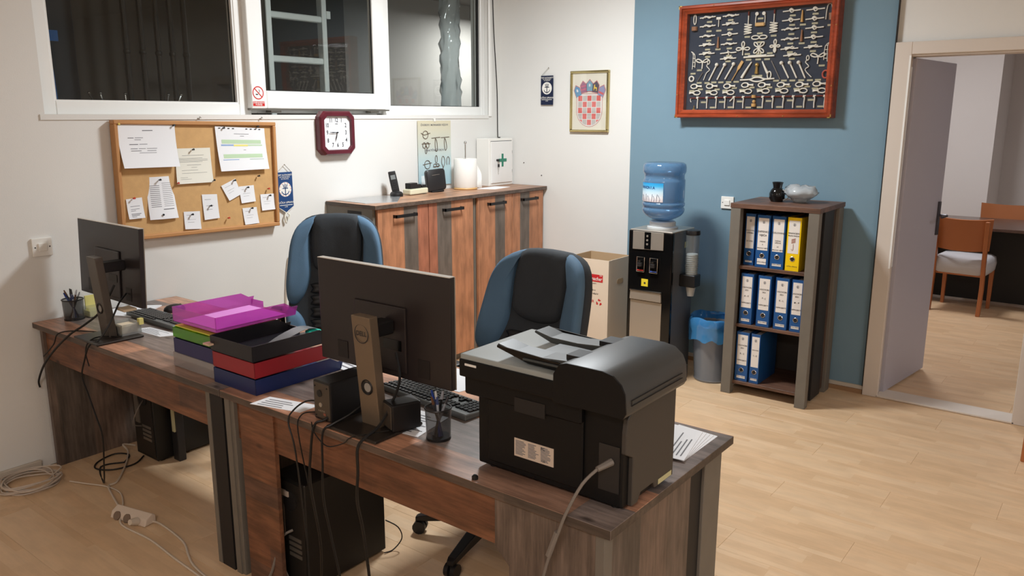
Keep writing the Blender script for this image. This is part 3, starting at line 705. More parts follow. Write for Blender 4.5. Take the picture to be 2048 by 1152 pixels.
for u, v, a, col in CR5:
    a = math.radians(-a); q = [(-.024, -.034), (.024, -.034), (.026, .02), (0, .046), (-.026, .02)]
    rot = lambda s_, x_, z_: (u+(x_*s_)*math.cos(a)-(z_*s_)*math.sin(a), v+(x_*s_)*math.sin(a)+(z_*s_)*math.cos(a))
    flat('crown_outline', [rot(1.16, *p_) for p_ in q], (200, 120, 120), .0004); flat('crown_shield', [rot(1, *p_) for p_ in q], col, .0012)
    if u == -.104 or u == 0: flat('charge', [rot(.28, p_[0], p_[1]+.03) for p_ in q], (225, 225, 230), .0016)
    if abs(u+.052) < .01:
        for dz in (-.012, .012): flat('charge', [rot(1, -.022, dz-.004), rot(1, .022, dz-.004), rot(1, .022, dz+.004), rot(1, -.022, dz+.004)], (205, 70, 110), .0016)
    if abs(u-.052) < .01: flat('charge', [rot(1, -.014, -.024), rot(1, -.01, -.024), rot(1, -.008, -.008), rot(1, .006, -.008), rot(1, .008, -.024), rot(1, .013, -.024), rot(1, .012, .002), rot(1, -.006, .004), rot(1, -.008, .022), rot(1, -.016, .016)], (240, 200, 60), .0016)
    if u == .104: flat('charge', [rot(1, -.022, -.018), rot(1, .022, -.018), rot(1, .022, -.004), rot(1, -.022, -.004)], (215, 90, 90), .0016)
obj('pane', B().box(5.1625, 5.164, y0+.016, y1-.016, z0+.016, z1-.016), film('picture_glass', (250, 250, 250), (240, 240, 240), .03, .02), cr)

# ---------------------------------------------------------------- knot display case
kc = thing('knot_display_case', 'red mahogany framed case of sailor knots hung on the blue wall', 'display case', (5.14, 2.025, 1.71))
y0, y1, z0, z1 = 1.508, 2.544, 1.709, 2.432
m, t_, p = nodes('red_mahogany'); tcn = t_.nodes.new('ShaderNodeTexCoord')
rgb = t_.nodes.new('ShaderNodeRGB'); rgb.outputs[0].default_value = lin((176, 76, 44))
t_.links.new(grain(t_, tcn.outputs['Object'], rgb.outputs[0], 1, (200, 255), False), p.inputs['Base Color']); p.inputs['Roughness'].default_value = .25; M_maho = m
fw = .052
def mould(axis, a0, a1, c, sgn):
    """moulded frame rail; c = outer edge coordinate, sgn points inward"""
    prof = [(5.178, 0), (5.095, 0), (5.088, .006), (5.088, .018), (5.098, .024), (5.094, .032), (5.102, .040), (5.110, fw), (5.178, fw)]
    b = B()
    if axis == 'y':
        A = [(x_, a0+(v if True else 0), c+sgn*v) for x_, v in prof]; Bq = [(x_, a1-v, c+sgn*v) for x_, v in prof]
    else:
        A = [(x_, c+sgn*v, a0+v) for x_, v in prof]; Bq = [(x_, c+sgn*v, a1-v) for x_, v in prof]
    return b.loft([A, Bq])
obj('frame_rail', mould('y', y0, y1, z1, -1), M_maho, kc); obj('frame_rail', mould('y', y0, y1, z0, 1), M_maho, kc)
obj('frame_rail', mould('z', z0, z1, y0, 1), M_maho, kc); obj('frame_rail', mould('z', z0, z1, y1, -1), M_maho, kc)
obj('backing_board', B().box(5.15, 5.177, y0+.04, y1-.04, z0+.04, z1-.04), pm('navy_felt', (46, 54, 68), .9, var=.1), kc)
obj('pane', B().box(5.1115, 5.113, y0+.048, y1-.048, z0+.048, z1-.048), film('case_glass', (252, 252, 252), (240, 240, 240), .0, .02), kc)
M_brass = pm('brass', (200, 165, 95), .3, metal=.8)
for yy, zz in ((y0, z0), (y1, z0), (y0, z1), (y1, z1)):
    sy = 1 if yy == y0 else -1; sz = 1 if zz == z0 else -1
    b = B().box(5.0865, 5.0875, min(yy, yy+sy*.022), max(yy, yy+sy*.022), min(zz, zz+sz*.006), max(zz, zz+sz*.006)).box(5.0865, 5.0875, min(yy, yy+sy*.006), max(yy, yy+sy*.006), min(zz, zz+sz*.022), max(zz, zz+sz*.022))
    obj('corner_plate', b, M_brass, kc)
for yy, zz in ((2.532, 1.86), (2.532, 2.22), (1.52, 1.9), (1.52, 2.25), (1.8, 1.721), (2.1, 1.721), (2.3, 2.42), (1.7, 2.42)): obj('screw', B().ball((5.088, yy, zz), .004, 8), M_brass, kc)
M_kr = pm('natural_rope', (232, 226, 212), .8, bump=.4, bscale=300); M_lab = pm('ivory_label', (176, 168, 138), .6)
XK = 5.142
def kn(strokes, r=.0042, mat=None, name='knot'):
    b = B()
    for s_ in strokes: b.tube([(XK-(q[2] if len(q) > 2 else 0), q[0], q[1]) for q in s_], r, 5, smooth=3)
    return obj(name, b, mat or M_kr, kc, smooth=True)
BARS = [(2.361, 2.354), (2.358, 2.299), (2.358, 2.236), (2.358, 2.179), (2.355, 2.124), (2.202, 2.354), (2.203, 2.302), (2.203, 2.239), (2.205, 2.179), (2.206, 2.123), (2.205, 2.087), (1.809, 2.355), (1.81, 2.3), (1.811, 2.247), (1.809, 2.188), (1.808, 2.13), (1.665, 2.353), (1.666, 2.299), (1.663, 2.246), (1.664, 2.191), (1.664, 2.133), (1.788, 2.09)]
random.seed(11)
for a, z in BARS:
    hw_ = .055; t1 = random.choice([0, 1, 2, 3])
    st = [[(a+hw_, z-.002), (a+.02, z), (a, z+.004, .006), (a-.02, z), (a-hw_, z+.002)]]
    if t1 == 0: st.append([(a+.014, z+.008), (a, z+.012, .006), (a-.012, z), (a, z-.010, .006), (a+.014, z+.006)])
    elif t1 == 1: st.append([(a+.03, z+.008), (a-.03, z+.008)]); st.append([(a+.022, z-.007, .004), (a-.022, z+.014, .004)])
    elif t1 == 2: st.append([(a+.004, z+.016), (a-.003, z-.012)]); st.append([(a+.012, z, .006), (a-.012, z+.004, .006)])
    else: st.append([(a+.035, z-.006), (a+.012, z+.007, .006), (a-.012, z-.006, .006), (a-.035, z+.006)])
    kn(st)
LABS = [(2.35, 2.325), (2.35, 2.266), (2.349, 2.207), (2.354, 2.151), (2.351, 2.104), (2.204, 2.327), (2.205, 2.269), (2.205, 2.207), (2.203, 2.151), (2.203, 2.105), (2.207, 2.07), (2.282, 2.266), (2.281, 2.149), (2.006, 2.323), (2.005, 2.233), (2.003, 2.179), (2.086, 2.216), (1.915, 2.214), (2.079, 2.11), (2.004, 2.11), (1.932, 2.109), (2.068, 2.074), (2.005, 2.074), (1.947, 2.073), (1.803, 2.327), (1.803, 2.271), (1.804, 2.217), (1.806, 2.161), (1.805, 2.109), (1.79, 2.069), (1.737, 2.269), (1.736, 2.159), (1.665, 2.327), (1.665, 2.272), (1.666, 2.219), (1.664, 2.162), (1.664, 2.109), (2.405, 2.02), (2.45, 1.999), (1.604, 2.022), (1.571, 2.256), (2.402, 1.938), (2.346, 1.936), (2.298, 1.939), (2.249, 1.938), (2.195, 1.938), (2.143, 1.939), (1.88, 1.939), (1.83, 1.939), (1.777, 1.938), (1.722, 1.938), (1.669, 1.937), (1.62, 1.938), (2.392, 1.896), (2.453, 1.886), (2.335, 1.884), (2.272, 1.893), (2.154, 1.9), (2.217, 1.885), (2.036, 1.901), (2.101, 1.887), (1.92, 1.899), (1.985, 1.888), (1.801, 1.903), (1.865, 1.889), (1.684, 1.9), (1.748, 1.887), (1.635, 1.887), (2.365, 1.811), (2.299, 1.776), (2.236, 1.812), (2.174, 1.777), (2.112, 1.814), (2.051, 1.775), (1.976, 1.776), (1.92, 1.815), (1.85, 1.777), (1.784, 1.817), (1.723, 1.778), (1.655, 1.819), (1.594, 1.779)]
lb = None; ki = mw(kc).inverted()
for a, z in LABS:
    if lb is None:
        lb = obj('name_label', B().box(-.003, 0, -.018, .018, -.0055, .0055), M_lab, kc, local=True); o = lb
    else: o = bpy.data.objects.new('name_label', lb.data); C.objects.link(o); o.parent = kc
    o.location = ki @ Vector((5.1495, a, z))
E1 = [(2.425, 1.915), (2.313, 1.914), (2.191, 1.912), (2.069, 1.916), (1.958, 1.915), (1.835, 1.913), (1.719, 1.912), (1.613, 1.914)]
E2 = [(2.423, 1.873), (2.302, 1.872), (2.185, 1.872), (2.067, 1.877), (1.951, 1.877), (1.832, 1.876), (1.713, 1.875), (1.6, 1.874)]
for a, z in E1:
    kn([[(a-.045, z+.004), (a-.02, z+.002, .004), (a, z+.013), (a+.022, z+.012), (a+.034, z), (a+.022, z-.012), (a, z-.012), (a-.02, z, .006), (a-.045, z-.004)], [(a-.006, z+.014), (a-.012, z-.012, .006)]])
for a, z in E2:
    kn([[(a+.045, z+.004), (a+.02, z+.002, .004), (a, z+.013), (a-.022, z+.012), (a-.034, z), (a-.022, z-.012), (a, z-.012), (a+.02, z, .006), (a+.045, z-.004)], [(a+.014, z+.012, .006), (a+.008, z-.014)]])
HT = [2.404, 2.337, 2.271, 2.21, 2.148, 2.085, 1.955, 1.89, 1.823, 1.76, 1.692, 1.63, 1.568]
kn([[(2.463, 1.839), (1.561, 1.843)]], .004, pm('dark_red_rod', (110, 40, 30), .4), 'rod')
for i, a in enumerate(HT):
    st = [[(a+.006, 1.848, .006), (a-.002, 1.832, .006), (a+.002, 1.80), (a+.001, 1.771)], [(a-.008, 1.846, .004), (a+.008, 1.836, .008)]]
    if i == 4: st.append([(a, 1.845), (a+.03, 1.815)])
    kn(st)
ST = [(2.281, 2.051, 2.331, 1.951), (2.226, 2.049, 2.274, 1.955), (2.165, 2.051, 2.219, 1.957), (1.851, 2.046, 1.8, 1.954), (1.799, 2.046, 1.75, 1.953), (1.744, 2.045, 1.698, 1.951)]
for a, z, c, d in ST:
    b = B().tube([(XK, a, z), (XK, c, d)], .005, 6, smooth=1).ball((XK-.002, a, z), .012, 10); obj('knobbed_rope', b, M_kr, kc, smooth=True)
for a, z, c, d in ((2.045, 2.060, 2.106, 1.962), (1.975, 2.061, 1.935, 1.985)):
    obj('thick_splice', B().tube([(XK, a, z), (XK-.004, (a+c)/2, (z+d)/2), (XK, c, d)], .006, 6, rs=(.004, .009)), M_kr, kc, smooth=True)
kn([loop(1.925, 1.975, .012, .022)], .004, name='eye_splice')
kn([[(1.917, 2.062), (1.854, 1.947)]], .0025, M_steel, 'needle'); kn([[(2.378, 2.004), (2.415, 1.947)]], .0025, M_steel, 'needle')
M_kw = pm('light_wood_tool', (205, 160, 95), .5)
obj('oar', B().tube([(XK, 2.172, 1.948), (XK, 2.13, 2.02)], .003, 6, smooth=1).prism([(2.142, 2.005), (2.122, 2.02), (2.098, 2.062), (2.112, 2.072), (2.135, 2.035)], 0, XK-.003, XK+.002), M_kw, kc)
kn([loop(2.03, 2.209, .025, .011), loop(1.98, 2.209, .025, .011)], .004)
for a, z, cc in ((2.003, 2.146, 1), (2.108, 2.143, 0), (1.900, 2.150, 2)):
    st = []
    for k in range(4 if cc else 3):
        th = PI/4+k*PI/2 if cc == 1 else (PI/2*k if cc == 2 else (0, PI/2, PI)[k])
        L_ = .045 if cc != 2 else (.032, .04, .032, .036)[k]
        st.append([(a, z), (a+L_*.7*math.cos(th-.3), z+L_*.7*math.sin(th-.3)), (a+L_*math.cos(th), z+L_*math.sin(th)), (a+L_*.7*math.cos(th+.3), z+L_*.7*math.sin(th+.3)), (a, z)])
    st.append([(a+.012, z+.006, .006), (a-.012, z-.006, .006)]); st.append([(a, z), (a, z-.04)])
    kn(st, .0042, name='fancy_knot')
for a, z in ((2.385, 2.073), (1.629, 2.077)):
    kn([[(a, z-.045), (a, z), (a+.03, z+.018), (a+.044, z+.008), (a+.02, z-.004), (a, z)], [(a, z), (a-.03, z+.018), (a-.044, z+.008), (a-.02, z-.004), (a, z)]], .004, name='fancy_knot')
kn([[(2.115, 1.949), (2.05, 1.951), (2.02, 1.962), (1.985, 1.962), (1.95, 1.951), (1.89, 1.953)], [(2.05, 1.949), (2.02, 1.938), (1.985, 1.938), (1.95, 1.949)]], .005, name='splice')
kn([[(2.10, 2.090), (1.90, 2.093)]], .006, name='splice'); kn([[(2.07, 2.094), (1.95, 2.096)]], .008, name='splice')
for a in (2.083, 1.917):
    s_ = []
    for k in range(25): s_.append((a+.024*math.cos(k*PI/3), 2.295-k*.0026))
    kn([s_, [(a, 2.29), (a, 2.345)]], .0035, name='rope_coil'); obj('tassel', B().cyl((XK, a, 2.345), (XK, a, 2.37), .005, 8), pm('dark_red_rod', (110, 40, 30)), kc)
obj('bench_hook', B().box(XK-.01, XK, 1.975, 2.035, 2.276, 2.298), M_kw, kc, bevel=.003); kn([[(2.035, 2.28), (2.035, 2.33), (2.03, 2.352), (2.022, 2.345)], [(1.975, 2.28), (1.975, 2.33), (1.982, 2.352), (1.99, 2.345)]], .003)
for a in (2.028, 1.983): obj('wooden_disc', B().cyl((XK-.006, a, 2.352), (XK+.002, a, 2.352), .011, 12), M_kr, kc)
b = B().ball((XK, 2.009, 2.040), .014, 12).tube([(XK, 2.009, 2.028), (XK, 2.009, 1.985)], .01, 8, rs=(.008, .013)); obj('brass_bell', b, M_brass, kc, smooth=True)
obj('brass_plate', B().box(5.146, 5.15, 1.972, 2.04, 1.965, 1.978), M_lab, kc)
kn([loop(2.451, 2.345, .009, .03)], .0035); obj('barrel', B().cyl((XK, 2.451, 2.275), (XK, 2.451, 2.30), .02, 10), pm('brown_block', (150, 105, 75), .5), kc)
kn([[(1.60, 2.29), (1.598, 2.34), (1.59, 2.375), (1.572, 2.375), (1.565, 2.34)]], .003); obj('bucket', B().cyl((XK, 1.568, 2.285), (XK, 1.568, 2.325), .012, 10, .016), pm('brown_block', (150, 105, 75)), kc)
kn([loop(1.576, 1.97, .018, .022)], .005, pm('red_ring', (190, 90, 75), .5), 'lifebuoy'); kn([loop(2.457, 1.965, .016, .016)], .005, name='lifebuoy')
for a, z, c in ((1.743, 2.319, M_kw), (1.738, 2.204, pm('brown_block', (150, 105, 75))), (2.281, 2.192, pm('brown_block', (150, 105, 75)))): obj('wooden_fid', B().tube([(XK, a, z-.035), (XK, a, z+.035)], .008, 8, smooth=1, rs=(.009, .004)), c, kc, smooth=True)
obj('mallet', B().cyl((XK, 2.283, 2.29), (XK, 2.283, 2.338), .003, 6).box(XK-.006, XK+.006, 2.268, 2.298, 2.335, 2.350), M_kr, kc)
for a0, a1, zc, sg in ((1.572, 1.59, 2.104, 1), (2.455, 2.44, 2.087, -1)):
    st = [[(a0, zc-.06), (a0+.004*sg, zc+.03), (a0-.012*sg, zc+.055)], [(a1+.004*sg, zc-.05), (a1, zc+.03), (a0-.012*sg, zc+.055)]]
    for k in range(4): st.append([(a0, zc-.04+k*.025), (a1, zc-.04+k*.025)])
    kn(st, .0025, name='rope_ladder')
for sg, a in ((1, 2.34), (-1, 1.69)):
    kn([[(a, 2.06), (a+.012, 2.045), (a-.010, 2.02), (a+.012, 2.0), (a+.03*sg, 1.955)], loop(a, 2.07, .008, .014)], .003)
b = B().cyl((XK, 2.014, 1.78), (XK, 2.014, 1.80), .015, 10).ball((XK, 2.014, 1.812), .011).cyl((XK, 2.017, 1.835), (XK, 2.017, 1.853), .014, 10); obj('capstan', b, M_kw, kc, smooth=True)
kn([[(2.455, 1.838), (2.458, 1.825), (2.452, 1.812)]], .003); kn([[(2.43, 1.79), (2.43, 1.77), (2.44, 1.765), (2.42, 1.765)]], .003, M_brass, 'small_anchor')

# ---------------------------------------------------------------- cabinets along the back wall
CT = 1.18
def cabinet(x0, x1, label, st):
    t = thing('cabinet', label, 'cabinet', ((x0+x1)/2, 3.9, 0), 0, 'tall two-door cabinets against the white wall')
    obj('carcass', B().box(x0, x0+.022, 3.70, 4.13, 0, CT-.026).box(x1-.022, x1, 3.70, 4.13, 0, CT-.026).box(x0+.022, x1-.022, 3.72, 4.13, 0, .05).box(x0+.022, x1-.022, 4.11, 4.13, .05, CT-.026), M_grey, t, bevel=.001)
    w_ = (x1-x0-.044-.012)/2
    for k in range(2):
        a = x0+.024+k*(w_+.006)
        d = thing('tmp', '', '')  # placeholder replaced below
        bpy.data.objects.remove(d)
        b = B().box(-w_/2, w_/2, -.010, .010, 0, CT-.026-.05-.006)
        o = obj('door', b, stripes('door_print_%d' % len(bpy.data.materials), st[k], w_, 0, 2), t, local=True, bevel=.001)
        o.location = (a+w_/2-t.location.x, 3.69-t.location.y, .052)
        cxh = a+w_/2+(.0)
        hb = B().box(cxh-.095, cxh+.095, 3.648, 3.654, 1.088, 1.108).box(cxh-.095, cxh-.088, 3.648, 3.68, 1.088, 1.108).box(cxh+.088, cxh+.095, 3.648, 3.68, 1.088, 1.108)
        h = obj('handle', hb, pm('black_iron_handle', (44, 42, 42), .4, metal=.5), o)
    return t
O, D_, Rw = ORANGE, DARKW, REDW
cabinet(3.365, 4.322, 'left two-door cabinet of orange and grey old wood boards, phone and paper roll on it',
        [[(0, O), (.5, D_), (.775, Rw)], [(0, Rw), (.175, D_), (.49, O)]])
cabinet(4.326, 5.172, 'right two-door cabinet in the corner under the first aid box',
        [[(0, O), (.49, D_), (.785, O)], [(0, O), (.24, D_), (.54, O)]])
wtb = B().box(3.36, 5.177, 3.665, 4.135, CT-.026, CT)
for f in wtb.bm.faces:
    f.normal_update(); f.material_index = 0 if abs(f.normal.z) > .5 else 1
tag(obj('worktop', wtb, [M_topc, M_edge], bevel=.001), 'long wood patterned top board lying across both cabinets', 'worktop')
obj('vent_slot', B().box(3.3640, 3.3655, 3.80, 3.93, 1.10, 1.135), M_gap, bpy.data.objects['cabinet'])

# items on the cabinets
ph = thing('cordless_phone', 'black cordless phone standing in its charging base on the left cabinet', 'phone', (3.87, 4.0, CT), 0)
phm = Matrix.Translation((3.865, 4.0, CT)) @ Matrix.Rotation(math.radians(-35), 4, 'Z')
obj('base', B().lathe([(.045, 0), (.045, .018), (.036, .03), (.02, .036)], seg=20, M=phm @ Matrix.Diagonal((1, 1.1, 1, 1))), M_black, ph, smooth=True)
hm = phm @ Matrix.Translation((0, .012, .02)) @ Matrix.Rotation(math.radians(-10), 4, 'Y') @ Matrix.Rotation(math.radians(-8), 4, 'X')
obj('handset', B().prism(rrect(-.024, .024, 0, .15, .018), 1, -.013, .013), M_black, ph, bevel=.003) if False else obj('handset', (lambda b: (b.loft([[hm @ Vector((sx*(.024+.002*math.sin(z_*20)), sy*.013, z_)) for sx, sy in ((-1, -1), (1, -1), (1, 1), (-1, 1))] for z_ in (0, .03, .08, .12, .145, .152)]), b)[1])(B()), M_black, ph, bevel=.005, seg=2, smooth=True)
obj('screen', B().box(-.016, .016, -.0148, -.0135, .095, .125, hm), pm('phone_screen', (120, 125, 125), .2), ph)
for i in range(4):
    for j in range(3): obj('key', B().box(-.017+j*.012, -.008+j*.012, -.0155, -.013, .028+i*.014, .037+i*.014, hm), M_dark, ph)
st = thing('card_index_box', 'cream plastic holder with black slides between the phone and the router', 'holder', (4.05, 4.03, CT))
sm = Matrix.Translation((4.055, 4.0, CT)) @ Matrix.Rotation(math.radians(6), 4, 'Z')
obj('body', B().prism([(-.03, 0), (.03, 0), (.032, .03), (.015, .046), (-.02, .042)], 0, -.105, .095), pm('cream_plastic', (222, 218, 190), .4), st)
bpy.data.objects.remove(st.children[0])
b = B().box(-.105, .095, -.035, .035, .004, .042, sm); obj('body', b, pm('cream_plastic', (222, 218, 190), .4), st, bevel=.008, seg=2)
obj('black_slide', B().box(-.085, -.005, -.02, .03, .042, .082, sm).box(-.005, .035, -.02, .03, .042, .07, sm), M_black, st, bevel=.003)
obj('black_slide', B().box(.045, .095, -.02, .03, .044, .062, sm), M_black, st, bevel=.003)
ro = thing('router', 'black upright router on a stand beside the knot poster', 'router', (4.28, 4.0, CT))
rm = Matrix.Translation((4.265, 4.0, CT)) @ Matrix.Rotation(math.radians(-22), 4, 'Z') @ Matrix.Rotation(math.radians(-6), 4, 'Y')
pts = rrect(-.075, .075, .012, .165, .022, 4)
obj('body', B().loft([[rm @ Vector((u*s_, y_, .088+(v-.088)*s_)) for u, v in pts] for y_, s_ in ((-.02, .94), (-.016, 1), (.012, 1), (.016, .94))]), M_dark, ro, smooth=True)
obj('stand', B().box(-.05, .05, -.03, .035, 0, .014, rm), M_black, ro, bevel=.004)
obj('logo_line', B().box(-.03, .03, -.0208, -.0199, .125, .128, rm), M_cableg, ro)
rl = thing('paper_towel_stand', 'wooden paper towel holder carrying a thick white roll on the cabinet', 'towel holder', (4.58, 3.98, CT))
obj('base', B().lathe([(.085, 0), (.09, .006), (.088, .014)], (4.575, 3.99), 28).bm and B().lathe([(1e-4, CT), (.085, CT), (.09, CT+.007), (.086, CT+.014), (1e-4, CT+.014)], (4.575, 3.99), 28), pm('light_beech', (214, 172, 112), .45), rl, smooth=True)
rd = obj('rod', B().cyl((4.575, 3.99, CT+.014), (4.575, 3.99, CT+.335), .005, 10).ball((4.575, 3.99, CT+.345), .012, 12), M_chrome, rl, smooth=True)
pr = thing('paper_roll', 'thick white paper towel roll with a loose end on the wooden holder', 'paper roll', (4.575, 3.99, CT+.014))
M_tow = pm('tissue_white', (240, 238, 232), .9, bump=.3, bscale=90)
obj('roll', B().lathe([(.02, CT+.014), (.083, CT+.014), (.087, CT+.02), (.087, CT+.222), (.083, CT+.228), (.02, CT+.228), (.018, CT+.2), (.018, CT+.016), (.02, CT+.014)], (4.575, 3.99), 32, cap=False), M_tow, pr, smooth=True)
obj('loose_sheet', B().grid(lambda u, v: Vector((4.66+.055*u*(.3+v)+.01*math.sin(v*9+u*4), 3.985-.03*u+.012*math.sin(v*7), CT+.225-.2*v-.03*u*v)), 8, 12), M_tow, pr, smooth=True, solid=.001)
fa = thing('first_aid_box', 'white metal first aid box with a green cross standing on the right cabinet', 'first aid box', (5.02, 4.07, CT))
obj('case', B().box(4.865, 5.166, 4.00, 4.128, CT, CT+.368), M_white, fa, bevel=.003)
dd = obj('door', B().box(4.888, 5.148, 3.992, 4.0, CT+.022, CT+.345), pm('white_enamel', (232, 231, 228), .3), fa, bevel=.002)
obj('green_cross', B().box(5.013, 5.035, 3.9895, 3.9925, CT+.148, CT+.248).box(4.974, 5.074, 3.9893, 3.9925, CT+.186, CT+.210), pm('first_aid_green', (44, 128, 104), .4), dd)
obj('door_gap', B().box(4.886, 5.15, 3.9985, 3.9995, CT+.343, CT+.349), M_inkd, fa)
obj('lock', B().cyl((4.955, 3.992, CT+.200), (4.955, 3.972, CT+.200), .009, 12), M_black, dd)
kk = thing('key_ring', 'small keys hanging from the lock of the first aid box', 'keys', (4.955, 3.975, CT+.14))
obj('key_head', B().box(4.945, 4.968, 3.974, 3.978, CT+.145, CT+.170), M_black, kk, bevel=.002)
obj('key_blade', B().box(4.951, 4.957, 3.975, 3.977, CT+.108, CT+.146), M_chrome, kk)
obj('ring', B().tube([(4.955+.012*math.cos(a*PI/4), 3.975, CT+.182+.012*math.sin(a*PI/4)) for a in range(8)], .0012, 5, closed=True), M_chrome, kk)
for zz in (.1, .25): obj('hinge', B().cyl((5.150, 3.995, CT+zz), (5.150, 3.995, CT+zz+.02), .004, 8), M_chrome, fa)
def sheet(pts, z, label, name='paper_sheet', mat=None, th=.0015, cat='paper', group=None, lines=0, rag=0.0):
    b = B(); A = [(x_, y_, z) for x_, y_ in pts]; A2 = [(x_, y_, z+th) for x_, y_ in pts]; b.loft([A, A2])
    o = tag(obj(name, b, mat or M_paper), label, cat, group)
    if lines:
        p0, p1, p2, p3 = [Vector((x_, y_, z+th+.0004)) for x_, y_ in pts[:4]]; bb = B()
        P = lambda u, v: (p0*(1-u)+p1*u)*(1-v)+(p3*(1-u)+p2*u)*v
        random.seed(lines)
        for k in range(lines):
            v = .1+.8*k/lines; u1 = random.uniform(.5, .9); bb.poly([P(.1, v), P(u1, v), P(u1, v+.25/lines), P(.1, v+.25/lines)])
        obj('printed_lines', bb, M_ink, o)
    return o
sheet([(4.62, 3.93), (4.70, 3.80), (4.93, 3.84), (4.90, 3.97)], CT, 'white sheet lying on the cabinet in front of the first aid box')
sheet([(3.42, 4.11), (3.40, 3.80), (3.60, 3.72), (3.93, 4.02), (3.80, 4.11)], CT, 'translucent sheets lying on the left end of the cabinet top', mat=film('clear_sleeve', (225, 228, 228), (225, 228, 230), .6, .2), th=.003)

# ---------------------------------------------------------------- cardboard box
cbx = thing('cardboard_box', 'tall open white cardboard recycling box left of the water cooler', 'box', (4.83, 2.96, 0))
M_card = pm('pale_cardboard', (222, 206, 186), .8, var=.03); M_cardi = pm('brown_cardboard', (190, 160, 124), .85)
bx0, bx1, by0, by1, bh = 4.685, 4.985, 2.79, 3.125, .745
def wallp(b, a, c):
    b.loft([[(*a[:2], 0.002), (*c[:2], 0.002), (*c[2:], 0.002), (*a[2:], 0.002)], [(*a[:2], bh), (*c[:2], bh), (*c[2:], bh), (*a[2:], bh)]])
t_ = .005
obj('front_panel', B().box(bx0, bx0+t_, by0, by1, .002, bh), M_card, cbx)
obj('back_panel', B().box(bx1-t_, bx1, by0, by1, .002, bh), [M_cardi], cbx)
for yy in (by0, by1-t_):
    b = B().box(bx0+t_, bx1-t_, yy, yy+t_, .002, bh)
    o = obj('side_panel', b, M_card if yy == by0 else M_cardi, cbx)
    hh_ = [((bx0+bx1)/2+.035*s_*(1 if 1 else 0), 0) for s_ in (-1, 1)]
    obj('hand_hole', B().prism(rrect(4.80, 4.885, .565, .600, .017), 1, by0-.002, by0-.0005), M_cardi, o) if yy == by0 else None
obj('inner_lining', B().box(bx0+t_, bx0+t_+.001, by0+t_, by1-t_, .05, bh-.002), M_cardi, cbx)
obj('bottom_panel', B().box(bx0+t_, bx1-t_, by0+t_, by1-t_, .002, .008), M_cardi, cbx)
M_pr = pm('box_red_print', (196, 34, 40), .6)
obj('red_label', B().box(bx0-.0012, bx0-.0004, 2.835, 3.06, .588, .640), M_pr, cbx)
text('lettering', 'Schumacher', (bx0-.0018, 2.842, .609), YB, ZA, .036, M_white, cbx, align='RIGHT', shear=.2, sx=.85)
text('lettering', '210', (bx0-.0018, 2.852, .634), YB, ZA, .013, M_white, cbx)
text('lettering', 'sakupljanje papira', (bx0-.001, 2.93, .576), YB, ZA, .012, M_inkd, cbx)
text('lettering', 'sakuplja se', (bx0-.001, 2.92, .528), YB, ZA, .013, M_inkd, cbx)
text('lettering', 'www.bor-ekp.hr', (bx0-.001, 2.925, .503), YB, ZA, .017, M_inkd, cbx)
text('lettering', 'PAPIR', (bx0-.001, 2.935, .446), YB, ZA, .026, M_pr, cbx)
b = B()
for k in range(3):
    a0 = PI/2+k*2*PI/3; c_ = Vector((2.862, .443))
    def q(r_, a_): return (bx0-.001, c_.x-r_*math.cos(a_), c_.y+r_*math.sin(a_))
    b.poly([q(.012, a0-.7), q(.023, a0-.75), q(.024, a0), q(.013, a0)]); b.poly([q(.007, a0), q(.029, a0), q(.019, a0+.55)])
obj('recycling_symbol', b, M_pr, cbx)

# ---------------------------------------------------------------- water cooler
wc = thing('water_cooler', 'black and silver floor standing water cooler against the blue wall', 'water cooler', (4.73, 2.42, 0))
X0_ = 4.575; M_side = pm('cooler_grey_side', (84, 86, 90), .4)
obj('body', B().box(X0_+.03, 4.90, 2.268, 2.572, .02, .99), M_side, wc, bevel=.006)
obj('front_shell', B().box(X0_, X0_+.03, 2.262, 2.578, .02, .995), M_blackg, wc, bevel=.008, seg=2)
obj('top_plate', B().box(X0_+.004, 4.90, 2.268, 2.572, .988, 1.002), M_silver, wc, bevel=.004)
obj('collar', B().lathe([(.10, 1.0), (.10, 1.012), (.085, 1.018), (.085, 1.045), (.078, 1.05)], (4.735, 2.42), 28), pm('grey_collar', (190, 192, 192), .4), wc, smooth=True)
obj('silver_panel', B().prism([(2.325, .88), (2.545, .872), (2.545, .992), (2.325, .992)], 0, X0_-.006, X0_+.001), M_silver, wc, bevel=.001)
bs = obj('button_strip', B().box(X0_-.0085, X0_-.005, 2.414, 2.459, .880, .990), M_blackg, wc)
for zz in (.965, .938, .912): obj('button', B().cyl((X0_-.0085, 2.438, zz), (X0_-.011, 2.438, zz), .007, 12), M_silver, bs)
for yy, cc in ((2.478, (200, 60, 55)), (2.384, (70, 100, 190))):
    f = obj('tap', B().box(X0_-.014, X0_, yy-.028, yy+.028, .728, .828), M_blackg, wc, bevel=.006, seg=2)
    obj('rim', B().tube([(X0_-.014, yy-.027, .729), (X0_-.014, yy+.027, .729), (X0_-.014, yy+.027, .825), (X0_-.014, yy-.027, .825)], .003, 5, closed=True, smooth=1), M_chrome, f)
    obj('lever', B().box(X0_-.034, X0_-.012, yy-.014, yy+.014, .765, .792), M_dark, f, bevel=.003)
    obj('highlight_cap', B().box(X0_-.036, X0_-.014, yy-.010, yy+.010, .797, .806), M_chrome, f)
    obj('colour_strip', B().box(X0_-.018, X0_-.013, yy-.022, yy+.022, .735, .742), pm('tap_%d' % cc[0], cc, .4), f)
stk = obj('yellow_sticker', B().box(X0_-.001, X0_+.0005, 2.427, 2.475, .632, .681), pm('sticker_yellow', (226, 205, 50), .5), wc)
obj('sticker_mark', B().cyl((X0_-.001, 2.45, .654), (X0_-.002, 2.45, .654), .007, 10), M_inkd, stk)
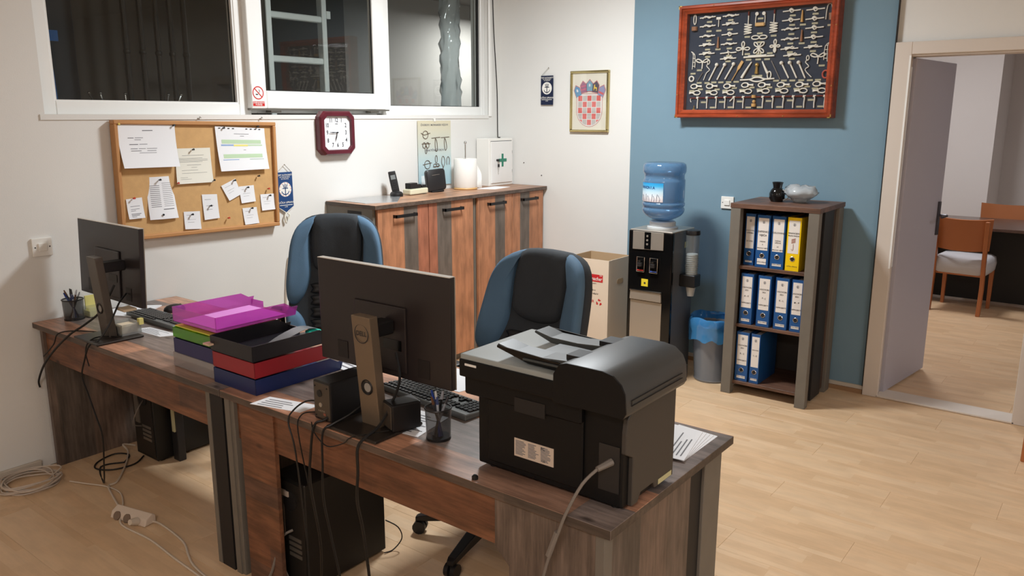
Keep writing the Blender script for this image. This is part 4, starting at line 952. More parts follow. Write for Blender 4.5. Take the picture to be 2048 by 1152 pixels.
obj('lower_door', B().box(X0_-.005, X0_+.001, 2.323, 2.552, .06, .535), M_silver, wc, bevel=.003)
obj('drip_tray', B().prism([(2.323, .54), (2.552, .54), (2.548, .602), (2.327, .606)], 0, X0_-.016, X0_+.001), M_silver, wc, bevel=.003)
obj('tray_rim', B().box(X0_-.020, X0_-.012, 2.323, 2.550, .598, .606), M_chrome, wc)
# cup dispenser on the right side (y-)
dy = 2.205; dxx = 4.745
obj('cup_bracket', B().box(4.70, 4.79, 2.16, 2.268, .635, .715), M_black, wc, bevel=.004)
obj('cup_tube', B().lathe([(.042, .70), (.044, .72), (.044, .985)], (dxx, dy), 24, cap=False), film('clear_tube', (225, 230, 232), (210, 215, 215), .12, .05), wc, smooth=True)
obj('tube_cap', B().lathe([(.046, .975), (.047, .985), (.044, 1.003), (.02, 1.008)], (dxx, dy), 24), M_black, wc, smooth=True)
cs = B()
for k in range(10): cs.lathe([(.034, .715+k*.013), (.039, .725+k*.013), (.0385, .7262+k*.013)], (dxx, dy), 20, cap=False)
cs.lathe([(.030, .712), (.036, .85), (1e-3, .85)], (dxx, dy), 20, cap=False)
stkc = obj('cup_stack', cs, pm('frosted_cup', (215, 215, 212), .4), wc, smooth=True)
obj('lowest_cup', B().lathe([(.022, .572), (.034, .636)], (dxx, dy), 20), film('clear_cup', (225, 228, 228), (215, 215, 212), .5, .2), wc, smooth=True)
obj('side_sticker', B().box(4.76, 4.80, 2.2665, 2.2675, .88, .92), pm('pale_yellow_label', (200, 195, 150), .6), wc)
# bottle
bt = thing('water_bottle', 'large ribbed blue water bottle upside down on the cooler', 'bottle', (4.735, 2.42, 1.03))
prof = [(.03, 1.02), (.032, 1.045), (.05, 1.055), (.085, 1.068), (.115, 1.085), (.132, 1.105), (.137, 1.12), (.137, 1.132), (.131, 1.138), (.131, 1.146), (.138, 1.153), (.138, 1.168), (.132, 1.175), (.135, 1.182), (.135, 1.305), (.135, 1.318), (.129, 1.324), (.129, 1.352), (.135, 1.360), (.139, 1.372), (.139, 1.40), (.134, 1.418), (.118, 1.428), (.06, 1.430), (1e-3, 1.424)]
M_bot = film('blue_bottle_plastic', (168, 196, 220), (120, 162, 198), .38, .06)
bo = obj('shell', B().lathe(prof, (4.735, 2.42), 40), M_bot, bt, smooth=True, ang=60)
def arc(a, z, r=.1365): return Vector((4.735+r*math.cos(a), 2.42+r*math.sin(a), z))
a0, a1 = math.radians(118), math.radians(205)
m, tt, p = nodes('bottle_label_print'); tcn = tt.nodes.new('ShaderNodeTexCoord'); sp = tt.nodes.new('ShaderNodeSeparateXYZ'); tt.links.new(tcn.outputs['Object'], sp.inputs[0])
tt.links.new(ramp(tt, math_node(tt, 'DIVIDE', math_node(tt, 'SUBTRACT', sp.outputs[2], .15), .12), [(0, (205, 190, 190)), (.25, (225, 225, 228)), (.55, (190, 220, 235)), (.85, (60, 170, 220)), (1, (30, 150, 215))], False), p.inputs['Base Color'])
lbm = obj('paper_label', B().grid(lambda u, v: arc(a0+(a1-a0)*u, 1.182+.12*v), 16, 2), m, bt, smooth=True)
s_txt = 'PANNONIA'
for i, ch_ in enumerate(s_txt):
    a = math.radians(127+i*7.4); n = Vector((math.cos(a), math.sin(a), 0)); r_ = Vector((-math.sin(a), math.cos(a), 0))
    # seen from -x the text must run towards -y
    text('letter', ch_, tuple(arc(a, 1.272, .1375)), r_, ZA, .026, pm('label_navy', (20, 60, 120), .5), lbm)
b = B(); random.seed(4)
for k in range(9):
    a = math.radians(135+k*7.5); z_ = 1.185; pts = [arc(a, z_, .1374), arc(a+.03*random.uniform(-1, 1), z_+.018, .1374), arc(a+.07*random.uniform(-1, 1), z_+random.uniform(.03, .05), .1374)]
    b.tube(pts, .0012, 4)
obj('printed_twigs', b, pm('twig_blue', (70, 85, 110), .6), lbm)

# ---------------------------------------------------------------- waste bin
bn = thing('waste_bin', 'round grey waste bin between the cooler and the shelf', 'bin', (4.86, 2.085, 0))
obj('shell', B().lathe([(1e-3, .006), (.10, .006), (.108, 0), (.112, .012), (.108, .02), (.136, .375), (.142, .38), (.138, .385), (.128, .375), (.10, .03), (1e-3, .02)], (4.86, 2.085), 32, cap=False), film('smoky_bin_plastic', (170, 176, 180), (132, 134, 138), .72, .25), bn, smooth=True)
bag = B(); rings = []
sg = 48
pr_ = [(.095, .05), (.115, .2), (.128, .33), (.136, .40), (.140, .425), (.150, .432), (.158, .42), (.155, .385), (.153, .34), (.157, .29)]
for i, (r, z) in enumerate(pr_):
    ring = []
    for k in range(sg):
        a = 2*PI*k/sg; am = .006 if i < 3 else .013
        d = noise.noise(Vector((math.cos(a)*3, math.sin(a)*3, i*.9)))*am*1.4+noise.noise(Vector((math.cos(a)*9, math.sin(a)*9, i*1.7)))*am*.7
        dz = noise.noise(Vector((math.cos(a)*2.5+5, math.sin(a)*2.5, i*.5)))*(.02 if i > 3 else .01)*(1.9 if i > 7 else 1)
        ring.append((4.86+(r+d)*math.cos(a), 2.085+(r+d)*math.sin(a), z+dz))
    rings.append(ring)
bag.loft(rings, cap=False)
tag(obj('bin_bag', bag, film('blue_bag_film', (130, 190, 235), (84, 168, 235), .5, .1), smooth=True, ang=80), 'blue plastic liner folded over the rim of the waste bin', 'bag')

# ---------------------------------------------------------------- binder shelf
sh = thing('shelf_unit', 'narrow open shelf of dark old wood with grey posts holding binders', 'shelf', (4.9, 1.66, 0))
sx0, sx1, sy0, sy1, SH = 4.655, 5.14, 1.395, 1.925, 1.205
M_shw = decor('old_wood_shelf', [(128, 92, 74), (106, 82, 70), (140, 104, 84)], 1, 0, .15, .5, .5, 6.0)
M_shv = decor('old_wood_side', [(112, 84, 70), (98, 78, 68)], 2, 0, .2, 1.5, .5, 2.0, knots=False)
obj('top_board', B().box(sx0-.002, sx1, sy0-.003, sy1+.003, SH-.028, SH), M_shw, sh, bevel=.001)
for ya, yb in ((sy0, sy0+.062), (sy1-.062, sy1)):
    obj('post', B().box(sx0, sx0+.05, ya, yb, 0, SH-.028), M_grey, sh, bevel=.002)
    obj('post', B().box(sx1-.10, sx1-.01, ya, yb if ya == sy0 else yb, 0, SH-.028), M_grey, sh, bevel=.002)
for ya, yb in ((sy0+.02, sy0+.04), (sy1-.042, sy1-.022)):
    obj('side_panel', B().box(sx0+.05, sx1-.10, ya, yb, .03, SH-.028), M_shv, sh)
for ya, yb in ((sy0+.005, sy0+.02), (sy1-.02, sy1-.005)):
    obj('side_strip', B().box(sx0+.12, sx1-.19, ya, yb, .02, SH-.03), M_gap, sh)
obj('back_panel', B().box(sx1-.03, sx1-.015, sy0+.06, sy1-.06, .06, SH-.028), pm('dark_back', (60, 54, 50), .6), sh)
for zz in (.822, .455, .083):
    obj('shelf_board', B().box(sx0+.03, sx1-.03, sy0+.04, sy1-.042, zz-.02, zz), M_shw, sh, bevel=.001)
M_bb, M_by = pm('binder_blue', (30, 82, 140), .35), pm('binder_yellow', (238, 200, 20), .35)
M_spl = pm('spine_label_paper', (226, 220, 214), .6)
def binder(ya, yb, z, mat, lines, label, small=.03, dx=0, shadow_text=None):
    X = 4.70+dx; c = (ya+yb)/2; w_ = ya-yb
    t = thing('ring_binder', label, 'binder', (X+.14, c, z), 0, 'lever arch binders on the shelf unit')
    obj('cover', B().box(X, X+.29, yb+.001, yb+.004, z, z+.318).box(X, X+.29, ya-.004, ya-.001, z, z+.318).box(X, X+.003, yb+.001, ya-.001, z, z+.318), mat, t, bevel=.0008)
    obj('pages', B().box(X+.02, X+.27, yb+.012, ya-.012, z+.008, z+.305), M_paper, t)
    lab = obj('spine_label', B().box(X-.0008, X, c-w_*.37, c+w_*.37, z+.105, z+.300), M_spl, t)
    obj('finger_hole', B().tube([(X-.0006, c+.0135*math.cos(k*PI/8), z+.072+.0135*math.sin(k*PI/8)) for k in range(16)], .0022, 5, closed=True, smooth=1), M_chrome, t)
    obj('hole_inside', B().cyl((X-.0003, c, z+.072), (X-.0008, c, z+.072), .0125, 16), M_gap, t)
    obj('small_label', B().box(X-.0008, X, c-w_*.32, c+w_*.32, z+.018, z+.018+small), M_spl if mat is M_bb else M_by, t)
    b = B().tube([(X-.001, c+.008*math.cos(k*PI/5), z+.276+.008*math.sin(k*PI/5)) for k in range(10)], .0009, 4, closed=True, smooth=1).box(X-.0014, X-.0008, c-.003, c+.003, z+.270, z+.281)
    obj('round_emblem', b, M_ink, lab)
    for zz, s_, sz in lines: text('lettering', s_, (X-.0016, c, z+zz), YB, ZA, sz, M_inkd, lab)
    text('lettering', 'LUČKA UPRAVA', (X-.0016, c, z+.025+small*.2), YB, ZA, .0085, M_inkd, t)
    return t
z_ = .822
b0 = binder(1.858, 1.790, z_, M_bb, [(.215, 'UGOVORI', .011), (.20, 'OPREMA', .011), (.15, 'ZA 2020.', .011)], 'narrow blue binder at the left end of the top shelf', .012, .03)
binder(1.776, 1.690, z_, M_bb, [(.218, 'ZAPISNICI', .0155), (.196, 'VIJEĆA', .0155), (.158, 'SVEZAK', .010), (.14, '4', .011), (.118, 'UPRAVNO VIJEĆE', .009)], 'second blue binder on the top shelf, with a large white lower label', .036, .004)
binder(1.682, 1.596, z_, M_bb, [(.218, 'POSLOVANJE', .014), (.17, 'SVEZAK', .010), (.158, 'UPRAVE', .010), (.135, 'od', .010), (.115, 'UPRAVNO VIJEĆE', .009)], 'third blue binder on the top shelf, left of the yellow one', .014)
yb = binder(1.588, 1.502, z_, M_by, [(.225, 'FINANCIJSKI', .012), (.210, 'PLAN RADA', .012)], 'yellow binder at the right end of the top shelf', .014, -.006)
X = 4.694
bb = B()
for k in range(4): bb.poly([(X-.0018, 1.557-.0, z_+.165+k*.007), (X-.0018, 1.533, z_+.172+k*.007), (X-.0018, 1.533, z_+.1755+k*.007), (X-.0018, 1.557, z_+.1685+k*.007)])
bb.tube([(X-.0018, 1.545, z_+.162), (X-.0018, 1.545, z_+.13), (X-.0018, 1.552, z_+.125), (X-.0018, 1.555, z_+.132)], .001, 4)
obj('crane_mark', bb, pm('brown_print', (150, 80, 50), .6), yb)
z_ = .455
L2 = [((1.852, 1.768), 'A - E', 'leftmost blue binder on the middle shelf'), ((1.744, 1.658), 'F - J', 'second blue binder from the left on the middle shelf'), ((1.636, 1.550), 'K - L', 'third blue binder from the left on the middle shelf'), ((1.538, 1.465), 'M - P', 'rightmost blue binder on the middle shelf, partly behind the post')]
for (a, b_), s_, l in L2: binder(a, b_, z_, M_bb, [(.232, 'UGOVORI', .013), (.215, '2021', .012), (.178, s_, .014), (.135, 'NEPROJEKTI', .011)], l, .016)
z_ = .083
binder(1.858, 1.772, z_, M_bb, [(.232, 'UGOVORI', .013), (.215, '2021', .012), (.178, 'R - S', .014), (.135, 'NEPROJEKTI', .011)], 'wide blue binder at the left end of the bottom shelf', .016)
binder(1.764, 1.700, z_, M_bb, [(.215, 'UGOVORI', .009), (.178, 'T - Ž', .012)], 'narrower blue binder beside the wide one on the bottom shelf', .014)
# on the shelf
jug = thing('black_jug', 'small round black jug with a waisted neck on top of the shelf unit', 'jug', (4.90, 1.735, SH))
obj('body', B().lathe([(1e-3, SH), (.035, SH), (.046, SH+.02), (.047, SH+.05), (.038, SH+.072), (.026, SH+.085), (.028, SH+.10), (.034, SH+.12), (.030, SH+.12), (.022, SH+.095), (1e-3, SH+.09)], (4.90, 1.735), 24), M_blackg, jug, smooth=True)
obj('handle', B().tube([(4.895, 1.70, SH+.075), (4.885, 1.668, SH+.06), (4.88, 1.66, SH+.03), (4.885, 1.69, SH+.012)], .004, 8), pm('grey_handle', (110, 108, 104), .35), jug, smooth=True)
bw = thing('glass_bowl', 'glass bowl wrapped in white crumpled film on the right of the shelf top', 'bowl', (4.90, 1.60, SH))
obj('bowl', B().lathe([(1e-3, SH), (.04, SH), (.05, SH+.01), (.075, SH+.055), (.072, SH+.056), (.046, SH+.014), (1e-3, SH+.008)], (4.93, 1.60), 28), film('bowl_glass', (230, 232, 232), (225, 228, 228), .3, .08), bw, smooth=True)
b = B(); rings = []
for i in range(7):
    ring = []
    for k in range(30):
        a = 2*PI*k/30; r = (.07, .088, .098, .09, .07, .045, .012)[i]; z = (.03, .045, .06, .08, .095, .102, .105)[i]
        n_ = noise.noise(Vector((math.cos(a)*4, math.sin(a)*4, i*1.3)))*.028
        ring.append((4.93+(r+n_)*math.cos(a), 1.60+(r+n_)*math.sin(a), SH+z+n_*.5))
    rings.append(ring)
tag(obj('crumpled_film', b.loft(rings), film('white_film', (235, 238, 238), (225, 228, 230), .5, .2), smooth=True, ang=70), 'crumpled translucent film sitting in the glass bowl', 'film')

# ---------------------------------------------------------------- desks
DT = .74
def desk(ya, yb, label, right_leg):
    t = thing('desk', label, 'desk', (1.91, (ya+yb)/2, 0), 0, 'two old wood desks joined end to end')
    top = B().box(1.54, 2.285, ya, yb, DT-.026, DT)
    for f in top.bm.faces:
        f.normal_update()
        f.material_index = 0 if abs(f.normal.z) > .5 else 1
    obj('desk_top', top, [M_top, M_edge], t, bevel=.001)
    obj('modesty_panel', B().box(1.575, 1.593, ya+.06, yb-.05, .556, DT-.026), M_mod, t)
    # end panels: brown board, black inset, grey post at the sitting side
    for k, yy in enumerate((ya+.03, yb-.05)):
        obj('end_panel', B().box(1.572, 2.05, yy, yy+.022, .0, DT-.026), M_leg, t, bevel=.001)
        obj('inset_strip', B().box(2.05, 2.14, yy+.006, yy+.016, .0, DT-.026), M_gap, t)
        obj('post', B().box(2.14, 2.262, yy-.004, yy+.026, .0, DT-.026), M_grey, t, bevel=.002)
        obj('front_post', B().box(1.560, 1.600, yy-.002, yy+.024, 0, DT-.026), M_grey if yy < 4 else M_leg, t, bevel=.001)
    return t
d1_ = desk(2.552, 4.135, 'far desk against the white wall with the left monitor', False)
d2_ = desk(.892, 2.547, 'near desk carrying the printer and the right monitor', True)
for y0_, y1_ in ((.944, 1.224), (2.27, 2.47)):
    obj('front_leg_panel', B().prism([(y0_, 0), (y1_, 0), (y1_, .51), (y1_+(.05 if y0_ < 1 else 0), .556), (y1_+.05 if y0_ < 1 else y1_, DT-.026), (y0_, DT-.026)], 0, 1.566, 1.584), M_leg if y0_ < 1 else M_mod, d2_, bevel=.001)
obj('black_front_inset', B().box(1.556, 1.570, 2.560, 2.640, 0, DT-.028), M_gap, d1_)
obj('grey_front_strip', B().box(1.555, 1.570, 2.643, 2.668, 0, DT-.028), M_grey, d1_)
obj('grey_front_strip', B().box(1.555, 1.570, 2.515, 2.545, 0, DT-.028), M_grey, d2_)

# ---------------------------------------------------------------- monitors
def monitor(name_label, cx, cy, cz, yaw_, tilt, sx, sy, mark, scol=(126, 110, 92)):
    t = thing('monitor', name_label, 'monitor', (sx, sy, DT), 0, 'wide monitors seen from behind')
    Mm = Matrix.Translation((cx, cy, cz)) @ Matrix.Rotation(yaw_, 4, 'Z') @ Matrix.Rotation(-tilt, 4, 'Y')
    w_, h_ = .61, .357
    obj('back_shell', B().box(-.016, .004, -w_/2, w_/2, -h_/2, h_/2, Mm), pm('monitor_back', (44, 38, 38), .34, bump=.05, bscale=400), t, bevel=.004, seg=2)
    obj('top_strip', B().box(-.017, .008, -w_/2+.002, w_/2-.002, h_/2, h_/2+.0022, Mm), pm('top_strip_grey', (205, 198, 188), .3), t)
    obj('screen_bezel', B().box(.004, .008, -w_/2, w_/2, -h_/2, h_/2, Mm), M_silver, t)
    obj('screen', B().box(.008, .0085, -w_/2+.006, w_/2-.006, -h_/2+.012, h_/2-.006, Mm), pm('dark_screen', (10, 10, 14), .15), t)
    hump = obj('rear_housing', B().box(-.024, -.016, -.12, .12, -h_/2+.02, .06, Mm), pm('monitor_back', (44, 38, 38)), t, bevel=.005, seg=2)
    obj('port_recess', B().box(-.026, -.0235, -.10, -.02, -.085, -.05, Mm), M_blackg, hump)
    for q_ in (-w_/2+.09, w_/2-.14): obj('vent', B().box(-.018, -.0155, q_, q_+.05, -h_/2+.02, -h_/2+.08, Mm), pm('vent_dark', (30, 26, 26), .5), t)
    SM = Matrix.Translation((sx, sy, DT)) @ Matrix.Rotation(yaw_, 4, 'Z')
    # slanted column with a cable hole
    def colx(z): return .012-.03*z/.37+.0
    b = B(); w2 = .042
    rings = [[SM @ Vector((colx(z)-.006, -w2, z)), SM @ Vector((colx(z)-.006, w2, z)), SM @ Vector((colx(z)+.03, w2*.95, z)), SM @ Vector((colx(z)+.03, -w2*.95, z))] for z in (0.004, .12, .25, .374)]
    col = obj('stand_column', b.loft(rings), pm('stand_%d' % scol[0], scol, .4, metal=.4), t, bevel=.003, seg=2)
    hc = SM @ Vector((colx(.14)-.0075, 0, .14)); d_ = (SM @ Vector((1, 0, 0))-SM.translation).normalized()
    sd = (SM @ Vector((0, 1, 0))-SM.translation).normalized()
    def ringpts(cen, r, n=20): return [cen+sd*r*math.cos(2*PI*k/n)+Vector((0, 0, 1))*r*math.sin(2*PI*k/n) for k in range(n)]
    obj('cable_hole', B().loft([ringpts(hc, .0235), ringpts(hc+d_*.002, .0235)]), M_gap, col)
    obj('hole_rim', B().tube(ringpts(hc, .0235), .0025, 5, closed=True, smooth=1), M_black, col)
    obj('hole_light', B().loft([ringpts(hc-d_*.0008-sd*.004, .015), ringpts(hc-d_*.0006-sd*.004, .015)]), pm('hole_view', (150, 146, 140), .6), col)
    if mark:
        lc = SM @ Vector((colx(.318)-.0072, 0, .318))
        obj('logo_ring', B().tube([p_ for p_ in ringpts(lc, .030, 24)], .0013, 5, closed=True, smooth=1), M_inkd, col)
        text('lettering', 'DELL', tuple(lc-d_*.001), -sd, (0, 0, 1), .021, M_inkd, col)
    arm = obj('arm', B().box(colx(.33)+.02, cx-sx-.03, -.03, .03, .30, .345, SM), M_black, t, bevel=.004)
    bp = [(-.075, -.10), (.15, -.10), (.15, .10), (-.075, .10)]
    obj('stand_base', B().box(-.085, .125, -.115, .115, .0, .010, SM), pm('base_dark', (52, 46, 42), .3, metal=.3), t, bevel=.003)
    return t
monitor('left monitor on the far desk, slightly angled, seen from behind', 1.763, 3.735, 1.054, -.023, -.053, 1.62, 3.575, False, (96, 90, 83))
monitor('right monitor in the centre of the picture, seen from behind', 1.753, 1.889, 1.066, .009, .0, 1.63, 1.84, True)

# ---------------------------------------------------------------- small things on desks
M_mesh = film('black_wire_mesh', (225, 225, 225), (28, 28, 30), .5, .4)
PEN = [(35, 45, 95), (200, 205, 215), (24, 24, 26), (70, 85, 130), (150, 155, 165), (30, 60, 140), (60, 60, 66), (225, 225, 222), (110, 80, 60)]
def cup(x, y, label, seedv, n, wide=.038):
    t = thing('pen_cup', label, 'pen cup', (x, y, DT), 0, 'black wire mesh pen cups')
    obj('mesh_wall', B().lathe([(wide*.92, DT+.004), (wide, DT+.10)], (x, y), 28, cap=False), M_mesh, t, smooth=True)
    obj('floor_disc', B().lathe([(1e-3, DT), (wide*.95, DT), (wide*.95, DT+.008), (1e-3, DT+.008)], (x, y), 28), M_black, t)
    obj('rim', B().tube([(x+wide*math.cos(k*PI/12), y+wide*math.sin(k*PI/12), DT+.10) for k in range(24)], .003, 6, closed=True, smooth=1), M_dark, t, smooth=True)
    random.seed(seedv)
    for k in range(n):
        a = random.uniform(0, 2*PI); r0 = wide*.4; top = random.uniform(.125, .15); lean = wide*random.uniform(.5, .95)
        p0 = Vector((x-math.cos(a)*r0, y-math.sin(a)*r0, DT+.010)); p1 = Vector((x+math.cos(a)*lean, y+math.sin(a)*lean, DT+top))
        cidx = k % len(PEN); pt = thing('pen', '', 'pen', p0)
        tag(pt, '%s pen standing in the %s' % (('navy', 'silver', 'black', 'blue grey', 'light grey', 'bright blue', 'dark grey', 'white', 'brown')[cidx], label.split(' pen cup')[0]+' pen cup beside '+('the left monitor' if y > 3 else 'the printer')), 'pen', 'pens in the mesh cups')
        d_ = (p1-p0)
        obj('barrel', B().cyl(p0, p0+d_*.82, .0042, 8), pm('pen_%d' % cidx, PEN[cidx], .3), pt, smooth=True)
        obj('cap', B().cyl(p0+d_*.82, p1, .0052, 8, .003), pm('pen_cap_%d' % cidx, PEN[(cidx+2) % 9], .3), pt, smooth=True)
    return t
cup(1.707, 1.612, 'black mesh pen cup between the right monitor and the printer', 3, 7, .041)
cup(1.700, 4.045, 'black mesh pen cup behind the left monitor by the wall', 8, 9, .048)
# sticky note pads & memo holder near wall
t = thing('memo_holder', 'clear memo holder with yellow notes beside the wall pen cup', 'holder', (1.80, 4.05, DT))
obj('tray', B().box(1.755, 1.835, 4.005, 4.085, DT, DT+.05), film('clear_plastic', (230, 232, 230), (220, 222, 220), .25, .1), t, bevel=.003)
obj('notes', B().box(1.762, 1.828, 4.012, 4.078, DT+.002, DT+.03).box(1.77, 1.83, 4.07, 4.078, DT+.03, DT+.10), pm('note_yellow', (222, 212, 130), .7), t)
# paper box on monitor base
t = thing('paper_bin', 'small clear tray of folded paper scraps on the left monitor base', 'tray', (1.70, 3.56, DT+.011))
b = B().box(1.665, 1.755, 3.50, 3.503, DT+.011, DT+.062).box(1.665, 1.755, 3.607, 3.61, DT+.011, DT+.062).box(1.665, 1.668, 3.503, 3.607, DT+.011, DT+.062).box(1.752, 1.755, 3.503, 3.607, DT+.011, DT+.062).box(1.668, 1.752, 3.503, 3.607, DT+.011, DT+.014)
obj('tray', b, film('clear_plastic', (230, 232, 230), (220, 222, 220)), t)
obj('scraps', B().box(1.67, 1.75, 3.52, 3.60, DT+.014, DT+.05).box(1.68, 1.74, 3.51, 3.58, DT+.05, DT+.062, Matrix.Rotation(.02, 4, 'X')), pm('cream_scraps', (226, 208, 180), .8), t, bevel=.003)
obj('yellow_tab', B().box(1.745, 1.765, 3.495, 3.515, DT+.05, DT+.078), pm('note_yellow', (222, 212, 130)), t)
sheet([(1.80, 4.04), (1.90, 3.83), (2.11, 3.97), (1.98, 4.11)], DT, 'stack of white sheets behind the left monitor by the wall', th=.006)
sheet([(1.775, 3.62), (1.785, 3.40), (1.86, 3.36), (1.845, 3.60)], DT+.0, 'white strip of paper left of the pink tray', lines=6)
sheet([(1.524, 2.334), (1.578, 2.13), (1.66, 2.13), (1.61, 2.34)], DT, 'white printed letter overhanging the near desk edge left of the speaker', lines=4)
sheet([(1.985, 2.47), (1.96, 2.30), (2.18, 2.26), (2.22, 2.44)], DT, 'white sheets behind the right monitor near the red tray', lines=7, th=.004)
sheet([(2.06, 2.12), (2.06, 1.84), (2.25, 1.80), (2.27, 2.10)], DT, 'white sheet on the far side of the black keyboard')
sheet([(1.66, 1.76), (1.67, 1.665), (1.85, 1.70), (1.84, 1.83)], DT, 'white printed form between the keyboard and the mesh pen cup', lines=8, th=.002)
for k in range(5):
    a = math.radians(-4+3*k); cx_, cy_ = 2.12-.006*k, 1.00+.004*k
    q = [(cx_+u*math.cos(a)-v*math.sin(a), cy_+u*math.sin(a)+v*math.cos(a)) for u, v in ((-.10, -.075), (.135, -.06), (.14, .08), (-.10, .07))]
    sheet(q, DT+.0012*k*1.3, ('topmost printed sheet of the pile at the right end of the near desk' if k == 4 else 'white sheet in the pile behind the printer, layer %s from the desk' % ('one', 'two', 'three', 'four')[k]), 'paper_sheet', group='loose paper pile behind the printer', lines=9 if k == 4 else 0, th=.0014)

def keyboard(x, y, ang_, label, seedv):
    t = thing('keyboard', label, 'keyboard', (x, y, DT), ang_, 'black full size keyboards')
    K = Matrix.Translation((x, y, DT)) @ Matrix.Rotation(ang_, 4, 'Z')
    # local: x towards user, y along length
    b = B(); b.prism([(-.072, .0), (.072, .0), (.072, .012), (-.072, .022)], 1, -.225, .225); bmesh.ops.transform(b.bm, matrix=K, verts=b.bm.verts)
    obj('tray', b, pm('keyboard_shell', (96, 99, 98), .35), t, bevel=.003)  # reflection between the keys put into the shell as paler grey
    me = None
    def key(cx_, cy_, wx, wy):
        nonlocal me
        zz = .0175-.0035*(cx_/.07)
        if me is None:
            o = obj('key', B().loft([[(-.5, -.5, 0), (.5, -.5, 0), (.5, .5, 0), (-.5, .5, 0)], [(-.42, -.42, 1), (.42, -.42, 1), (.42, .42, 1), (-.42, .42, 1)]]), pm('key_top', (30, 31, 33), .25), t, local=True); me = o.data
        else:
            o = bpy.data.objects.new('key', me); C.objects.link(o); o.parent = t
        o.location = (cx_, cy_, zz-.002); o.scale = (wx, wy, .008)
    ys = lambda i: .213-.019*i
    for r_ in range(5):
        xr = -.034+r_*.019
        for i in range(15):
            if r_ == 4 and 3 < i < 9: continue
            key(xr, ys(i)-.003*(r_ % 3), .0165, .0165)
        for i in range(3):
            if r_ in (0, 1) or (r_ == 4) or (r_ == 3 and i == 1): key(xr, -.085-.019*i, .0165, .0165)
        for i in range(4): key(xr, -.150-.019*i, .0165, .0165)
    key(.042, ys(6), .0165, .095)
    for i in range(13): key(-.058, ys(i)-.004*(i//4), .0135, .0165)
    return t
keyboard(1.955, 1.852, -.10+PI*0, 'black keyboard lying behind the right monitor', 1)
keyboard(1.955, 3.68, -.02, 'black keyboard on the far desk beside the pink tray', 2)
ms = thing('computer_mouse', 'black computer mouse beyond the far keyboard', 'mouse', (2.07, 3.80, DT))
b = B(); MM = Matrix.Translation((2.085, 3.80, DT)) @ Matrix.Rotation(math.radians(-100), 4, 'Z')
b.loft([[MM @ Vector((.032*s_*math.cos(a)*(1+.08*math.sin(a)), .055*s_*math.sin(a), z_)) for a in [2*PI*k/20 for k in range(20)]] for s_, z_ in ((.95, 0), (1, .012), (.92, .024), (.7, .034), (.35, .039), (.05, .040))])
obj('shell', b, M_dark, ms, smooth=True, ang=60)
obj('mouse_wheel', B().cyl(MM @ Vector((-.003, .03, .033)), MM @ Vector((.003, .03, .033)), .006, 10), M_steel, ms)
# letter trays
def tray(x0, y0, z, L_, W_, col, label, group, rot=0, h=.058, clear=None, dn=.38):
    t = thing('letter_tray', label, 'letter tray', (x0+L_/2, y0+W_/2, z), rot, group)
    m_ = film('tray_%d_%d' % (col[0], col[2]), clear, col, dn, .1) if clear else pm('tray_%d_%d' % (col[0], col[2]), col, .35)
    th = .0025; b = B(); P = lambda *a: b.box(a[0]-L_/2, a[1]-L_/2, a[2]-W_/2, a[3]-W_/2, a[4], a[5])
    P(0, L_, 0, W_, 0, th); P(0, th, 0, W_, th, h)
    obj('tray_floor', b, m_, t, local=True, bevel=.001)
    # sides slope down at the far (user) end
    for yy in (0, W_-th):
        b = B().prism([(-L_/2, th), (L_/2, th), (L_/2+.012, h*.62), (L_/2-.015, h*.62), (L_/2-.05, h*.98), (-L_/2, h)], 1, yy-W_/2, yy-W_/2+th)
        obj('side_wall', b, m_, t, local=True)
    obj('front_lip', B().box(L_/2-th, L_/2, -W_/2, -W_/2+W_*.28, th, h*.45).box(L_/2-th, L_/2, W_/2-W_*.28, W_/2, th, h*.45), m_, t, local=True)
    return t
g2 = 'bright letter trays stacked on the far desk'
tray(1.60, 2.655, DT, .33, .30, (200, 195, 195), 'clear colourless letter tray at the bottom of the bright stack', g2, 0, clear=(235, 232, 232))
tray(1.595, 2.645, DT+.0625, .33, .29, (36, 34, 92), 'navy letter tray second from the bottom in the bright stack', g2)
tray(1.595, 2.645, DT+.125, .33, .29, (110, 190, 30), 'green letter tray under the pink one', g2, h=.040, clear=(190, 232, 100), dn=.3)
tray(1.60, 2.635, DT+.1875, .36, .30, (222, 120, 215), 'pink transparent letter tray on top of the bright stack', g2, clear=(242, 176, 238), dn=.3)
sheet([(1.602, 2.652), (1.602, 2.928), (1.90, 2.928), (1.90, 2.652)], DT+.168, 'yellow folder lying in the green letter tray', 'folder', pm('folder_yellow', (225, 222, 90), .6), .004, 'folder')
sheet([(1.62, 2.66), (1.62, 2.90), (1.93, 2.91), (1.93, 2.66)], DT+.1915, 'pink lit sheet lying in the top pink tray', 'paper_sheet', pm('sheet_lilac', (228, 150, 225), .7), .002)
g3 = 'dark letter trays stacked on the near desk'
tray(1.585, 2.385, DT, .39, .262, (24, 40, 92), 'navy letter tray at the bottom of the dark stack', g3)
tray(1.585, 2.385, DT+.0625, .37, .262, (150, 30, 42), 'red letter tray in the middle of the dark stack', g3)
bt_ = tray(1.58, 2.385, DT+.125, .35, .262, (30, 29, 34), 'black letter tray on top of the dark stack', g3)
